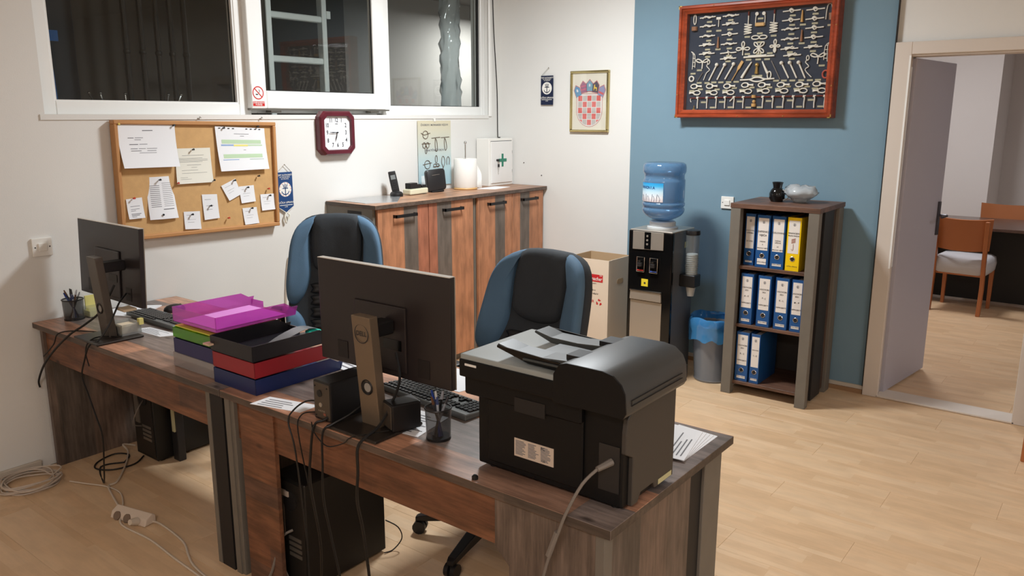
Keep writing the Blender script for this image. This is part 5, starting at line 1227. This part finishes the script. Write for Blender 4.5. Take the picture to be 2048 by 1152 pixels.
# back walls of the dark stack look dull grey brown toward the camera
b = B().grid(lambda u, v: Vector((1.60+.33*u, 2.42+.06*v+.11*max(0, u-.62), DT+.13+.052*max(0, math.sin((u-.2)*3.0))*(u > .2))), 14, 2)
tag(obj('folded_sleeve', b, pm('grey_sleeve', (128, 130, 134), .3), smooth=True, solid=.001), 'grey folded plastic sleeve bulging out of the black letter tray', 'sleeve')
tag(obj('tape_roll', B().lathe([(.018, DT+.13), (.030, DT+.13), (.030, DT+.165), (.018, DT+.165), (.018, DT+.13)], (1.90, 2.45), 20, cap=False), pm('turquoise', (40, 190, 170), .4), smooth=True), 'turquoise tape roll at the far end of the black letter tray', 'tape')
tag(obj('paper_tab', B().prism([(2.635, .80), (2.66, .805), (2.665, .815), (2.63, .812)], 0, 1.578, 1.582) if False else B().box(1.560, 1.592, 2.625, 2.665, DT+.148, DT+.154), pm('peach_tab', (220, 190, 165), .7)), 'small peach paper tab sticking out between the two tray stacks', 'paper')

# speakers
def speaker(x, y, w_, d_, h, rot, label, front, zo=0):
    t = thing('desk_speaker', label, 'speaker', (x, y, DT+zo), rot, 'small black desk speakers')
    K = Matrix.Translation((x, y, DT+zo)) @ Matrix.Rotation(rot, 4, 'Z')
    obj('cabinet', B().box(-d_/2, d_/2, -w_/2, w_/2, .003, h, K), M_black, t, bevel=.006, seg=2)
    pn = obj('rear_panel', B().box(-d_/2-.002, -d_/2+.004, -w_/2+.006, w_/2-.006, .010, h-.006, K), pm('speaker_rear', (74, 64, 54), .4), t, bevel=.002)
    if front:
        X_ = -d_/2-.0025
        def cy(yy, zz, r, m_, nm): obj(nm, B().cyl(K @ Vector((X_+.001, yy, zz)), K @ Vector((X_-.002, yy, zz)), r, 18), m_, pn)
        cy(.008, h*.70, .012, M_gap, 'port_hole'); cy(.004, h*.42, .0075, M_silver, 'volume_knob')
        text('lettering', 'A-ACTIVE', tuple(K @ Vector((X_-.001, 0, h*.27))), K.to_3x3() @ Vector((0, -1, 0)), ZA, .008, M_silver, pn)
        obj('red_mark', B().box(X_-.001, X_, -.02, -.008, h*.17, h*.23, K), pm('label_dull_red', (150, 90, 70), .5), pn)
        for a, b_ in ((1, 1), (-1, 1), (1, -1), (-1, -1)): cy(a*(w_/2-.014), h/2+b_*(h/2-.018), .0025, M_gap, 'screw')
    return t
speaker(1.665, 2.003, .088, .18, .137, -.02, 'black desk speaker left of the right monitor stand', True)
speaker(1.685, 1.748, .072, .10, .092, -.35, 'low black desk speaker right of the monitor stand', False, .008)

# ---------------------------------------------------------------- printer
pt = thing('printer', 'large black multifunction printer at the right end of the near desk', 'printer', (1.76, 1.14, DT))
M_pb = pm('printer_black', (13, 13, 14), .5, bump=.06, bscale=500, spec=.3); M_pg = pm('printer_charcoal', (62, 58, 54), .5, bump=.05, bscale=500)
PB = .752
obj('body', B().box(1.632, 1.88, .915, 1.385, PB, 1.02), M_pb, pt, bevel=.006, seg=2)
obj('rear_cover', B().box(1.622, 1.634, 1.03, 1.345, PB+.02, .985), M_pb, pt, bevel=.004)
obj('rear_step', B().box(1.612, 1.632, 1.03, 1.42, .955, 1.04), M_pb, pt, bevel=.005)
obj('rear_slot', B().box(1.610, 1.6125, 1.14, 1.24, .945, .985), M_gap, pt)
obj('cheek_panel', B().prism([(1.660, PB), (1.690, PB+.0), (1.705, PB+.022), (1.775, PB+.022), (1.782, PB+.004), (1.886, PB+.004), (1.886, 1.02), (1.66, 1.02), (1.628, .995), (1.622, .96), (1.622, .905), (1.66, .885)], 1, .903, .917), M_pg, pt, bevel=.002)
obj('yellow_label', B().box(1.80, 1.875, .9018, .903, PB+.008, PB+.022), pm('pale_yellow_label', (200, 195, 150), .6), pt)
for xx, yy in ((1.66, .95), (1.66, 1.35), (1.85, .95), (1.85, 1.35)): obj('foot', B().cyl((xx, yy, DT), (xx, yy, PB), .012, 10), M_black, pt)
obj('scanner_base', B().prism([(1.585, 1.015), (1.905, 1.015), (1.925, 1.03), (1.925, 1.066), (1.585, 1.066)], 1, .890, 1.415), M_pb, pt, bevel=.005, seg=2)
obj('lid', B().box(1.588, 1.92, 1.09, 1.412, 1.064, 1.080), pm('printer_lid', (150, 156, 155), .3), pt, bevel=.004, seg=2)  # bright wall's reflection put into the lid as a pale grey
prof = [(1.09, 1.064), (1.09, 1.090), (1.072, 1.118), (1.05, 1.124), (.950, 1.124), (.918, 1.118), (.895, 1.100), (.884, 1.078), (.880, 1.030), (.888, 1.016), (1.09, 1.016)]
adf = obj('feeder_hood', B().prism(prof, 0, 1.578, 1.90), pm('printer_hood', (62, 63, 63), .42), pt, bevel=.004, seg=2, smooth=True)
obj('hood_end', B().prism([(a, b_) for a, b_ in prof], 0, 1.5735, 1.5785), M_pb, pt, bevel=.001)
obj('hood_groove', B().box(1.60, 1.87, .8795, .8815, 1.056, 1.0575).box(1.60, 1.87, .8785, .8805, 1.043, 1.0445).box(1.60, 1.6015, .8788, .8805, 1.0445, 1.056), M_gap, pt)
obj('cream_tab', B().box(1.583, 1.5865, 1.352, 1.392, 1.050, 1.056), M_white, pt)
# document tray: U shaped plate rising to the left with guide fins
def dtop(y): return 1.092+.030*((y-1.09)/.27)+.0
b = B().grid(lambda u, v: Vector((1.605+.28*u, 1.09+.25*v, dtop(1.09+.25*v)-.012*(1-v))), 4, 6)
obj('document_tray', B().box(1.61, 1.89, 1.085, 1.215, 1.092, 1.098), pm('fin_grey', (66, 69, 69), .4), pt, bevel=.002)
for xa, sg in ((1.655, 1), (1.825, -1)):
    b = B()
    pts = [(1.08, 1.112), (1.16, 1.106), (1.25, 1.108), (1.305, 1.120), (1.308, 1.113), (1.25, 1.092), (1.16, 1.086), (1.08, 1.084)]
    obj('guide_fin', b.prism(pts, 0, xa-.034, xa+.034), pm('fin_grey', (66, 69, 69), .4), pt, bevel=.002)
    obj('guide_side', B().prism([(1.10, 1.082), (1.20, 1.084), (1.305, 1.110), (1.305, 1.116), (1.10, 1.104)], 0, xa-.036*sg-.002, xa-.036*sg+.002), M_blackg, pt)
for q_ in (1.64, 1.80): obj('feed_slot', B().box(q_, q_+.06, 1.045, 1.095, 1.098, 1.1235), M_gap, pt)
lb_ = obj('rating_label', B().box(1.6205, 1.6222, 1.118, 1.248, .812, .864), pm('rating_label', (205, 188, 172), .5), pt)
b = B(); random.seed(9)
for k in range(11):
    for c_ in range(3):
        y_ = 1.243-c_*.042; b.box(1.6195, 1.6205, y_-random.uniform(.02, .036), y_, .857-k*.0038, .8585-k*.0038)
obj('printed_lines', b, M_ink, lb_)
text('lettering', 'FC', (1.6193, 1.152, .855), YB, ZA, .012, M_inkd, lb_); text('lettering', 'CE', (1.6193, 1.150, .821), YB, ZA, .009, M_inkd, lb_)
obj('port_plate', B().box(1.6300, 1.6325, .925, .985, .79, .915), M_dark, pt)
tag(obj('round_foot_cap', B().lathe([(1e-3, DT), (.009, DT), (.009, DT+.008), (.004, DT+.013), (1e-3, DT+.014)], (1.557, 1.336), 14), M_black, smooth=True), 'tiny black rubber knob on the desk left of the printer', 'knob')
pc = thing('power_cord', 'grey power cord curving down from the back of the printer', 'cord', (1.56, 1.0, 0))
obj('plug', B().cyl((1.632, .948, .872), (1.590, .965, .862), .010, 8, .007), M_cableg, pc, smooth=True)
obj('cord', B().tube([(1.592, .965, .862), (1.555, .985, .83), (1.525, 1.01, .76), (1.515, 1.035, .68), (1.51, 1.06, .60), (1.50, 1.09, .45), (1.49, 1.12, .25), (1.47, 1.15, .05), (1.45, 1.2, .006), (1.38, 1.5, .006)], .0042, 8), M_cableg, pc, smooth=True)
obj('coupling', B().cyl((1.518, 1.033, .70), (1.512, 1.055, .63), .008, 8), M_cableg, pc)

# ---------------------------------------------------------------- pc towers
def tower(x0, x1, y0, y1, h, label):
    t = thing('computer_tower', label, 'computer', ((x0+x1)/2, (y0+y1)/2, 0), 0, 'black computer towers under the desks')
    obj('case', B().box(x0, x1, y0, y1, .012, h), pm('tower_black', (22, 21, 20), .45), t, bevel=.004)
    for a in (x0+.03, x1-.05):
        for c_ in (y0+.02, y1-.04): obj('foot', B().box(a, a+.02, c_, c_+.02, 0, .012), M_black, t)
    r = obj('rear_plate', B().box(x0-.003, x0, y0+.01, y1-.01, .03, h-.01), pm('rear_metal', (52, 48, 44), .4, metal=.4), t)
    obj('port_block', B().box(x0-.008, x0-.002, y1-.07, y1-.03, h-.22, h-.06), M_steel, r)
    for k in range(4): obj('slot_cover', B().box(x0-.006, x0-.002, y0+.03, y1-.09, h-.30+k*.022, h-.287+k*.022), M_steel, r)
    obj('supply_vent', B().cyl((x0-.002, (y0+y1)/2-.01, h-.08), (x0-.006, (y0+y1)/2-.01, h-.08), .04, 16), M_gap, r)
    return t
tower(1.63, 2.01, 2.20, 2.39, .43, 'black computer tower under the near desk')
obj('rating_label', B().box(1.620, 1.627, 2.285, 2.345, .365, .385), pm('rating_label', (205, 188, 172)), bpy.data.objects['computer_tower'])
tower(1.88, 2.26, 3.72, 3.92, .41, 'black computer tower under the far desk')
t2 = thing('network_box', 'dark panel with a pale strip beside the far tower', 'device', (1.98, 3.66, 0))
obj('body', B().box(1.96, 2.0, 3.655, 3.71, 0, .36), M_dark, t2, bevel=.003); obj('pale_strip', B().box(1.952, 1.961, 3.665, 3.685, .16, .30), pm('pale_strip', (196, 190, 150), .4), t2)

# ---------------------------------------------------------------- office chairs
M_ch = pm('charcoal_fabric', (50, 55, 60), .85, var=.12, scale=30, bump=.3, bscale=400)
M_cb = pm('steel_blue_fabric', (82, 112, 138), .8, var=.15, scale=9, bump=.3, bscale=300)
M_chl = pm('black_leather', (26, 27, 29), .45, bump=.15, bscale=150)
def pad(outline, cen, th, tb, fold=.0, n_=1):
    """cushion: outline (x,z) swelling towards +y (front) by th, back at -tb"""
    b = B(); cx_, cz_ = cen; rings = []
    for s_, d in ((.90, -tb), (.985, -tb*.7), (1.0, 0), (.985, th*.35), (.93, th*.72), (.80, th*.93), (.5, th), (.05, th)):
        rings.append([(cx_+(x_-cx_)*s_, d, cz_+(z_-cz_)*s_) for x_, z_ in outline])
    return b.loft(rings)
def smooth_outline(pts, k=5): return [(p_.x, p_.z) for p_ in spline([Vector((a, 0, b_)) for a, b_ in pts], k, True)]
def office_chair(loc, rotz, label):
    t = thing('office_chair', label, 'chair', loc, rotz, 'black and blue office chairs behind the desks')
    # local: +y is where the sitter looks, backrest at -y, leaning back
    LM_ = Matrix.Translation((0, -.21, 0)) @ Matrix.Translation((0, 0, .5)) @ Matrix.Rotation(math.radians(LEAN), 4, 'X') @ Matrix.Diagonal((1, 1, BS, 1)) @ Matrix.Translation((0, 0, -.5))
    def bend(b, dy=0):
        for v in b.bm.verts:
            v.co.y += 1.1*v.co.x**2+dy+.10*max(0, v.co.z-.9)**1*.3
            v.co = LM_ @ v.co
        return b
    out = smooth_outline([(-.10, 1.245), (.10, 1.245), (.19, 1.20), (.235, 1.10), (.25, .95), (.255, .75), (.25, .60), (.225, .47), (.10, .44), (-.10, .44), (-.225, .47), (-.25, .60), (-.255, .75), (-.25, .95), (-.235, 1.10), (-.19, 1.20)], 3)
    obj('back_cushion', bend(pad(out, (0, .86), .035, .05)), M_ch, t, local=True, smooth=True, ang=70)
    head = smooth_outline([(-.10, 1.24), (.10, 1.24), (.135, 1.16), (.135, 1.02), (.11, .93), (0, .905), (-.11, .93), (-.135, 1.02), (-.135, 1.16)], 4)
    obj('head_cushion', bend(pad(head, (0, 1.08), .055, .0), .022), M_ch, t, local=True, smooth=True, ang=70)
    for s_ in (-1, 1):
        wing = smooth_outline([(s_*.105, 1.235), (s_*.19, 1.19), (s_*.232, 1.10), (s_*.250, .95), (s_*.258, .82), (s_*.245, .745), (s_*.205, .74), (s_*.165, .80), (s_*.14, .90), (s_*.142, 1.02), (s_*.14, 1.16)], 4)
        obj('side_wing', bend(pad(wing, (s_*.195, .98), .05, .0), .022), M_cb, t, local=True, smooth=True, ang=70)
        low = smooth_outline([(s_*.255, .70), (s_*.21, .70), (s_*.17, .64), (s_*.155, .54), (s_*.18, .47), (s_*.235, .47), (s_*.252, .58)], 4)
        obj('lower_wing', bend(pad(low, (s_*.21, .59), .05, .0), .022), M_cb, t, local=True, smooth=True, ang=70)
    for k in range(6):
        z_ = .485+k*.068
        rib = smooth_outline([(-.125, z_-.03), (.125, z_-.03), (.132, z_), (.125, z_+.03), (-.125, z_+.03), (-.132, z_)], 3)
        obj('lumbar_rib', bend(pad(rib, (0, z_), .028, .0), .026), M_chl, t, local=True, smooth=True, ang=70)
    # seat
    so = smooth_outline([(-.16, .24), (.16, .24), (.235, .19), (.25, 0), (.24, -.18), (.17, -.23), (-.17, -.23), (-.24, -.18), (-.25, 0), (-.235, .19)], 3)
    b = B(); b.loft([[(x_*s_, y_*s_, z_) for x_, y_ in so] for s_, z_ in ((.9, .42), (.98, .43), (1, .46), (.98, .495), (.85, .515), (.4, .52), (.02, .52))])
    obj('seat', b, M_ch, t, local=True, smooth=True, ang=70)
    for s_ in (-1, 1):
        obj('armrest', B().tube([(s_*.22, -.18, .44), (s_*.285, -.17, .52), (s_*.29, -.15, .66+AH), (s_*.29, -.07, .70+AH), (s_*.29, .05, .70+AH), (s_*.288, .11, .67+AH), (s_*.27, .09, .52), (s_*.22, .05, .44)], .019, 8), M_black, t, local=True, smooth=True)
        obj('arm_pad', B().box(s_*.29-.032, s_*.29+.032, -.12, .10, .70+AH, .728+AH), M_black, t, local=True, bevel=.012, seg=2)
    obj('mechanism', B().box(-.09, .09, -.18, .10, .38, .42), M_black, t, local=True, bevel=.01)
    obj('gas_lift', B().cyl((0, 0, .11), (0, 0, .25), .028, 14).cyl((0, 0, .25), (0, 0, .39), .016, 14), M_black, t, local=True, smooth=True)
    for k in range(5):
        a = math.radians(CH_A+72*k); c_, s_ = math.cos(a), math.sin(a)
        P = lambda r, z: Vector((r*SP*c_, r*SP*s_, z)); w0 = Vector((-s_, c_, 0))
        rings = [[P(r, z1)+w0*w_, P(r, z1)-w0*w_, P(r, z1-h_)-w0*w_, P(r, z1-h_)+w0*w_] for r, z1, w_, h_ in ((.0, .135, .030, .05), (.08, .135, .028, .05), (.20, .105, .022, .035), (.285, .082, .018, .025), (.30, .074, .014, .02))]
        obj('base_spoke', B().loft(rings), M_black, t, local=True, bevel=.005, seg=2)
        cs_ = obj('caster', B().cyl(P(.285, .03)+w0*.024, P(.285, .03)+w0*.006, .028, 14).cyl(P(.285, .03)-w0*.024, P(.285, .03)-w0*.006, .028, 14).cyl(P(.285, .03), P(.285, .07), .010, 8), M_black, t, local=True, smooth=True)
    return t
CH_A = 20; LEAN = 12; AH = .015; SP = 1.0; BS = .955
# ---- chairs placed so the five-star feet land where the photo shows them
def chair_angle(ax, ay): return math.degrees(math.atan2(ay, ax))
rz1 = math.radians(-232); rz2 = math.radians(-272)
office_chair((2.57, 3.18, 0), rz1, 'office chair with black head pad and blue side wings behind the far desk')
LEAN = 17; CH_A = 117-math.degrees(rz2); AH = -.04; SP = 1.12; BS = .925
office_chair((2.35, 1.915, 0), rz2, 'office chair turned sideways behind the printer at the near desk')

# ---------------------------------------------------------------- cables
def cable(label, pts, r=.0035, mat=None, name='cable', cat='cable', group=None):
    return tag(obj(name, B().tube(pts, r, 6, smooth=5), mat or M_cable, smooth=True), label, cat, group)
cable('thick black cable from the left monitor over the wall end of the far desk', [(1.70, 3.60, .97), (1.64, 3.62, .86), (1.58, 3.66, .80), (1.535, 3.72, .752), (1.52, 3.86, .66), (1.52, 4.0, .56), (1.525, 4.10, .46), (1.53, 4.11, .42)], .005)
cable('thin black cable crossing the far desk behind the left monitor stand', [(1.72, 3.52, .746), (1.64, 3.70, .746), (1.58, 3.80, .746), (1.532, 3.84, .735), (1.525, 3.88, .68), (1.522, 4.0, .60)], .003)
cable('black cable from the left monitor socket down the near side of the far desk', [(1.73, 3.56, .93), (1.68, 3.53, .90), (1.62, 3.50, .83), (1.57, 3.51, .76), (1.53, 3.53, .735), (1.52, 3.57, .66), (1.52, 3.61, .58), (1.525, 3.58, .5), (1.525, 3.53, .41), (1.53, 3.50, .32), (1.54, 3.54, .17), (1.60, 3.70, .01), (1.68, 3.90, .006), (1.78, 3.86, .006)], .004)
cable('thin looped black cable over the far desk edge right of the monitor stand', [(1.66, 3.50, .751), (1.60, 3.56, .756), (1.545, 3.56, .746), (1.525, 3.56, .70), (1.525, 3.54, .64)], .003)
cable('black cord lying in a loop on the floor under the far desk', [(1.78, 3.86, .006), (1.84, 3.93, .006), (1.80, 4.0, .006), (1.70, 3.97, .006), (1.655, 3.90, .006), (1.70, 3.82, .006), (1.80, 3.80, .006), (1.88, 3.86, .006)], .004)
cable('black cable arching from the speaker over the letter on the near desk', [(1.60, 1.99, .79), (1.59, 2.03, .80), (1.575, 2.09, .79), (1.545, 2.12, .76), (1.53, 2.13, .72), (1.53, 2.10, .62), (1.54, 2.08, .3)], .003)
cable('second thin cable from the speaker dropping over the desk edge', [(1.60, 2.0, .765), (1.575, 2.06, .76), (1.545, 2.08, .752), (1.53, 2.08, .70), (1.54, 2.05, .5)], .0025)
cable('black cable hanging straight down under the speaker', [(1.60, 1.975, .77), (1.56, 1.98, .755), (1.535, 2.0, .74), (1.53, 2.02, .64), (1.53, 2.03, .52), (1.55, 2.02, .3), (1.6, 2.1, .05)], .0045)
cable('black cable falling between the speaker and the right monitor stand', [(1.66, 1.90, .80), (1.60, 1.91, .775), (1.55, 1.93, .755), (1.528, 1.95, .73), (1.525, 1.955, .62), (1.525, 1.96, .5), (1.54, 1.95, .36), (1.56, 1.93, .15), (1.62, 2.05, .01)], .004)
cable('thick black cable from the right monitor screen down across the desk front', [(1.715, 1.80, .98), (1.70, 1.77, .90), (1.655, 1.765, .83), (1.60, 1.765, .775), (1.55, 1.775, .75), (1.528, 1.785, .72), (1.525, 1.785, .64), (1.53, 1.80, .54), (1.55, 1.80, .42), (1.57, 1.80, .2), (1.6, 1.85, .01)], .005)
cable('thin sagging cable under the right monitor base', [(1.62, 1.74, .76), (1.54, 1.82, .745), (1.528, 1.85, .72), (1.526, 1.93, .69), (1.526, 1.99, .72), (1.54, 2.02, .745)], .002)
cable('small black cable curling on the floor beside the near tower', [(2.02, 2.21, .13), (2.05, 2.17, .10), (2.06, 2.16, .05), (2.03, 2.18, .006), (1.99, 2.19, .006)], .0025)
cable('grey power cord leaving the back of the near tower', [(1.622, 2.27, .24), (1.59, 2.29, .22), (1.57, 2.31, .14), (1.55, 2.34, .05), (1.5, 2.4, .006), (1.44, 2.5, .006)], .005, M_cableg)
cable('thin grey cord hanging behind the near tower', [(1.60, 2.3, .22), (1.58, 2.32, .16), (1.59, 2.28, .08), (1.6, 2.25, .01)], .003, M_cableg)
cable('grey network cable curling beside the far tower', [(1.875, 3.80, .32), (1.84, 3.78, .30), (1.82, 3.80, .24), (1.83, 3.82, .20), (1.87, 3.83, .18)], .003, M_cableg)
cable('white cord running along the floor from the far tower to the extension block', [(1.92, 4.02, .008), (1.86, 4.03, .03), (1.857, 3.977, .008), (1.774, 3.834, .007), (1.65, 3.673, .007), (1.60, 3.655, .007), (1.565, 3.55, .007), (1.53, 3.42, .007), (1.512, 3.355, .012)], .0048, M_cablew)
cable('thin white cord from the left joining the extension cord', [(1.51, 3.852, .007), (1.549, 3.759, .007), (1.59, 3.66, .007), (1.60, 3.55, .007), (1.56, 3.44, .007), (1.515, 3.36, .012)], .0035, M_cablew)
cable('white cord running from the extension block towards the camera', [(1.50, 3.33, .008), (1.455, 3.24, .006), (1.466, 3.03, .006), (1.451, 2.813, .006), (1.443, 2.639, .006), (1.43, 2.4, .006)], .0045, M_cablew)
cable('white cord curving off the right end of the extension block', [(1.535, 3.175, .01), (1.561, 3.124, .006), (1.542, 2.913, .006), (1.500, 2.80, .006), (1.472, 2.72, .006), (1.455, 2.60, .006), (1.45, 2.4, .006)], .0045, M_cablew)
cable('thin white wire at the left edge of the far chair', [(3.05, 4.13, .86), (3.035, 4.13, .82), (3.01, 4.13, .65), (3.0, 4.13, .46)], .004, M_cablew)
# extension block
eb = thing('extension_block', 'white extension socket block on the floor in front of the desks', 'power strip', (1.515, 3.25, 0), 0)
EM = Matrix.Translation((1.515, 3.26, 0)) @ Matrix.Rotation(math.atan2(-.172, .04), 4, 'Z')
obj('body', (lambda b: (bmesh.ops.transform(b.bm, matrix=EM, verts=b.bm.verts), b)[1])(B().prism([(-.032, .002), (.028, .002), (.028, .034), (.012, .046), (-.020, .030)], 0, -.105, .105)), pm('cream_socket', (214, 196, 178), .4), eb, bevel=.004, seg=2)
for k in range(2):
    c_ = EM @ Vector((-.065+k*.060, -.0285, .018)); n_ = (EM.to_3x3() @ Vector((0, -.8, .45))).normalized()
    obj('socket', B().cyl(c_+n_*.002, c_-n_*.004, .019, 18), M_gap if k == 3 else pm('socket_shadow', (120, 100, 84), .5), eb)
obj('plug', B().cyl(EM @ Vector((.055, -.028, .018)), EM @ Vector((.055, -.062, .03)), .018, 14, .012), M_cablew, eb, smooth=True)
# white coil
co_ = B(); random.seed(2)
ccx, ccy = 1.385, 3.975
pts = []
for k in range(8*14):
    a = k*2*PI/14; l = k//14
    pts.append((ccx+(.115+.012*math.sin(l*2.1)+.01*math.sin(a*2+l))*math.cos(a)+.012*math.cos(l*1.7), ccy+(.115+.012*math.cos(l*1.3)+.008*math.sin(a+l))*math.sin(a)+.012*math.sin(l*2.3), .006+.0045*l+.004*math.sin(a*3+l)))
co_.tube(pts, .0038, 6, smooth=2)
tag(obj('cable_coil', co_, pm('coil_white', (196, 182, 168), .5), smooth=True), 'coil of thin white cable on the floor in the left corner', 'cable')

# ---------------------------------------------------------------- floor scratch
tag(obj('floor_splinter', B().box(-.05, .05, -.0022, .0022, 0, .001, Matrix.Translation((2.62, .985, .0005)) @ Matrix.Rotation(math.radians(-5), 4, 'Z')), pm('dark_scratch', (90, 60, 35), .7)), 'short dark mark on the floor beside the near desk corner', 'mark')

# ---------------------------------------------------------------- next room furniture
M_cw = pm('orange_beech_chair', (166, 100, 58), .35, var=.08, scale=6)
M_cu = pm('grey_ribbed_upholstery', (186, 184, 186), .9, bump=.5, bscale=120)
def dining_chair(loc, rotz, label, group='wooden meeting chairs'):
    t = thing('meeting_chair', label, 'chair', loc, rotz, group)
    # local: sitter looks +y; backrest at y=-.2
    for s_ in (-1, 1):
        pts = [(s_*.20, -.21, 0), (s_*.20, -.185, .25), (s_*.195, -.19, .45), (s_*.20, -.235, .70), (s_*.205, -.27, .84)]
        b = B(); P = spline([Vector(p_) for p_ in pts], 3); b.loft([[p_+Vector((a*.016, c_*.022, 0)) for a, c_ in ((-1, -1), (1, -1), (1, 1), (-1, 1))] for p_ in P]); obj('leg', b, M_cw, t, local=True, bevel=.004)
        obj('leg', B().loft([[(s_*.19+a*w_, .19+c_*w_, z_) for a, c_ in ((-1, -1), (1, -1), (1, 1), (-1, 1))] for z_, w_ in ((0, .014), (.42, .019))]), M_cw, t, local=True, bevel=.003)
    obj('backrest', B().loft([[( (.218 if z_ < .7 else .235)*u, -.262+.05*u*u-.07*(.86-z_)*-1*0+( .86-z_)*.16+d_, z_+.014*(1-u*u)*(-1)) for u in [k/8-1 for k in range(17)]]+[] for z_, d_ in ((.575, 0), (.855, 0))], closed=False), M_cw, t, local=True, solid=.016, smooth=True)
    so = rrect(-.215, .215, -.19, .225, .05, 4)
    obj('seat_cushion', B().loft([[(x_*s_, y_*s_, z_) for x_, y_ in so] for s_, z_ in ((.92, .345), (1, .37), (1.03, .43), (.99, .485), (.85, .505), (.3, .512))]), M_cu, t, local=True, smooth=True, ang=60)
    obj('seat_rail', B().box(-.19, .19, -.18, .19, .34, .37), M_cw, t, local=True)
    return t
dining_chair((8.12, 1.13, 0), -PI/2-.08, 'wooden meeting chair with pale seat, back turned, in front of the table')
dining_chair((9.22, 1.00, 0), PI/2-.05, 'wooden meeting chair on the far side of the table')
dining_chair((4.80, .045, 0), -PI/2-.1, 'wooden chair whose single leg shows at the right edge by the door frame')
tb = thing('meeting_table', 'dark brown meeting table in the next room', 'table', (8.6, .35, 0))
obj('table_top', B().box(8.16, 9.02, -1.1, 1.62, .722, .75), pm('dark_brown_table', (84, 62, 54), .2), tb, bevel=.003)
M_blk = pm('black_table_side', (34, 32, 30), .6)
obj('table_side', B().box(8.55, 8.58, -1.05, 1.55, .02, .722), M_blk, tb)
for yy in (1.50, -1.0): obj('table_leg', B().box(8.25, 8.95, yy, yy+.04, 0, .722), M_blk, tb)
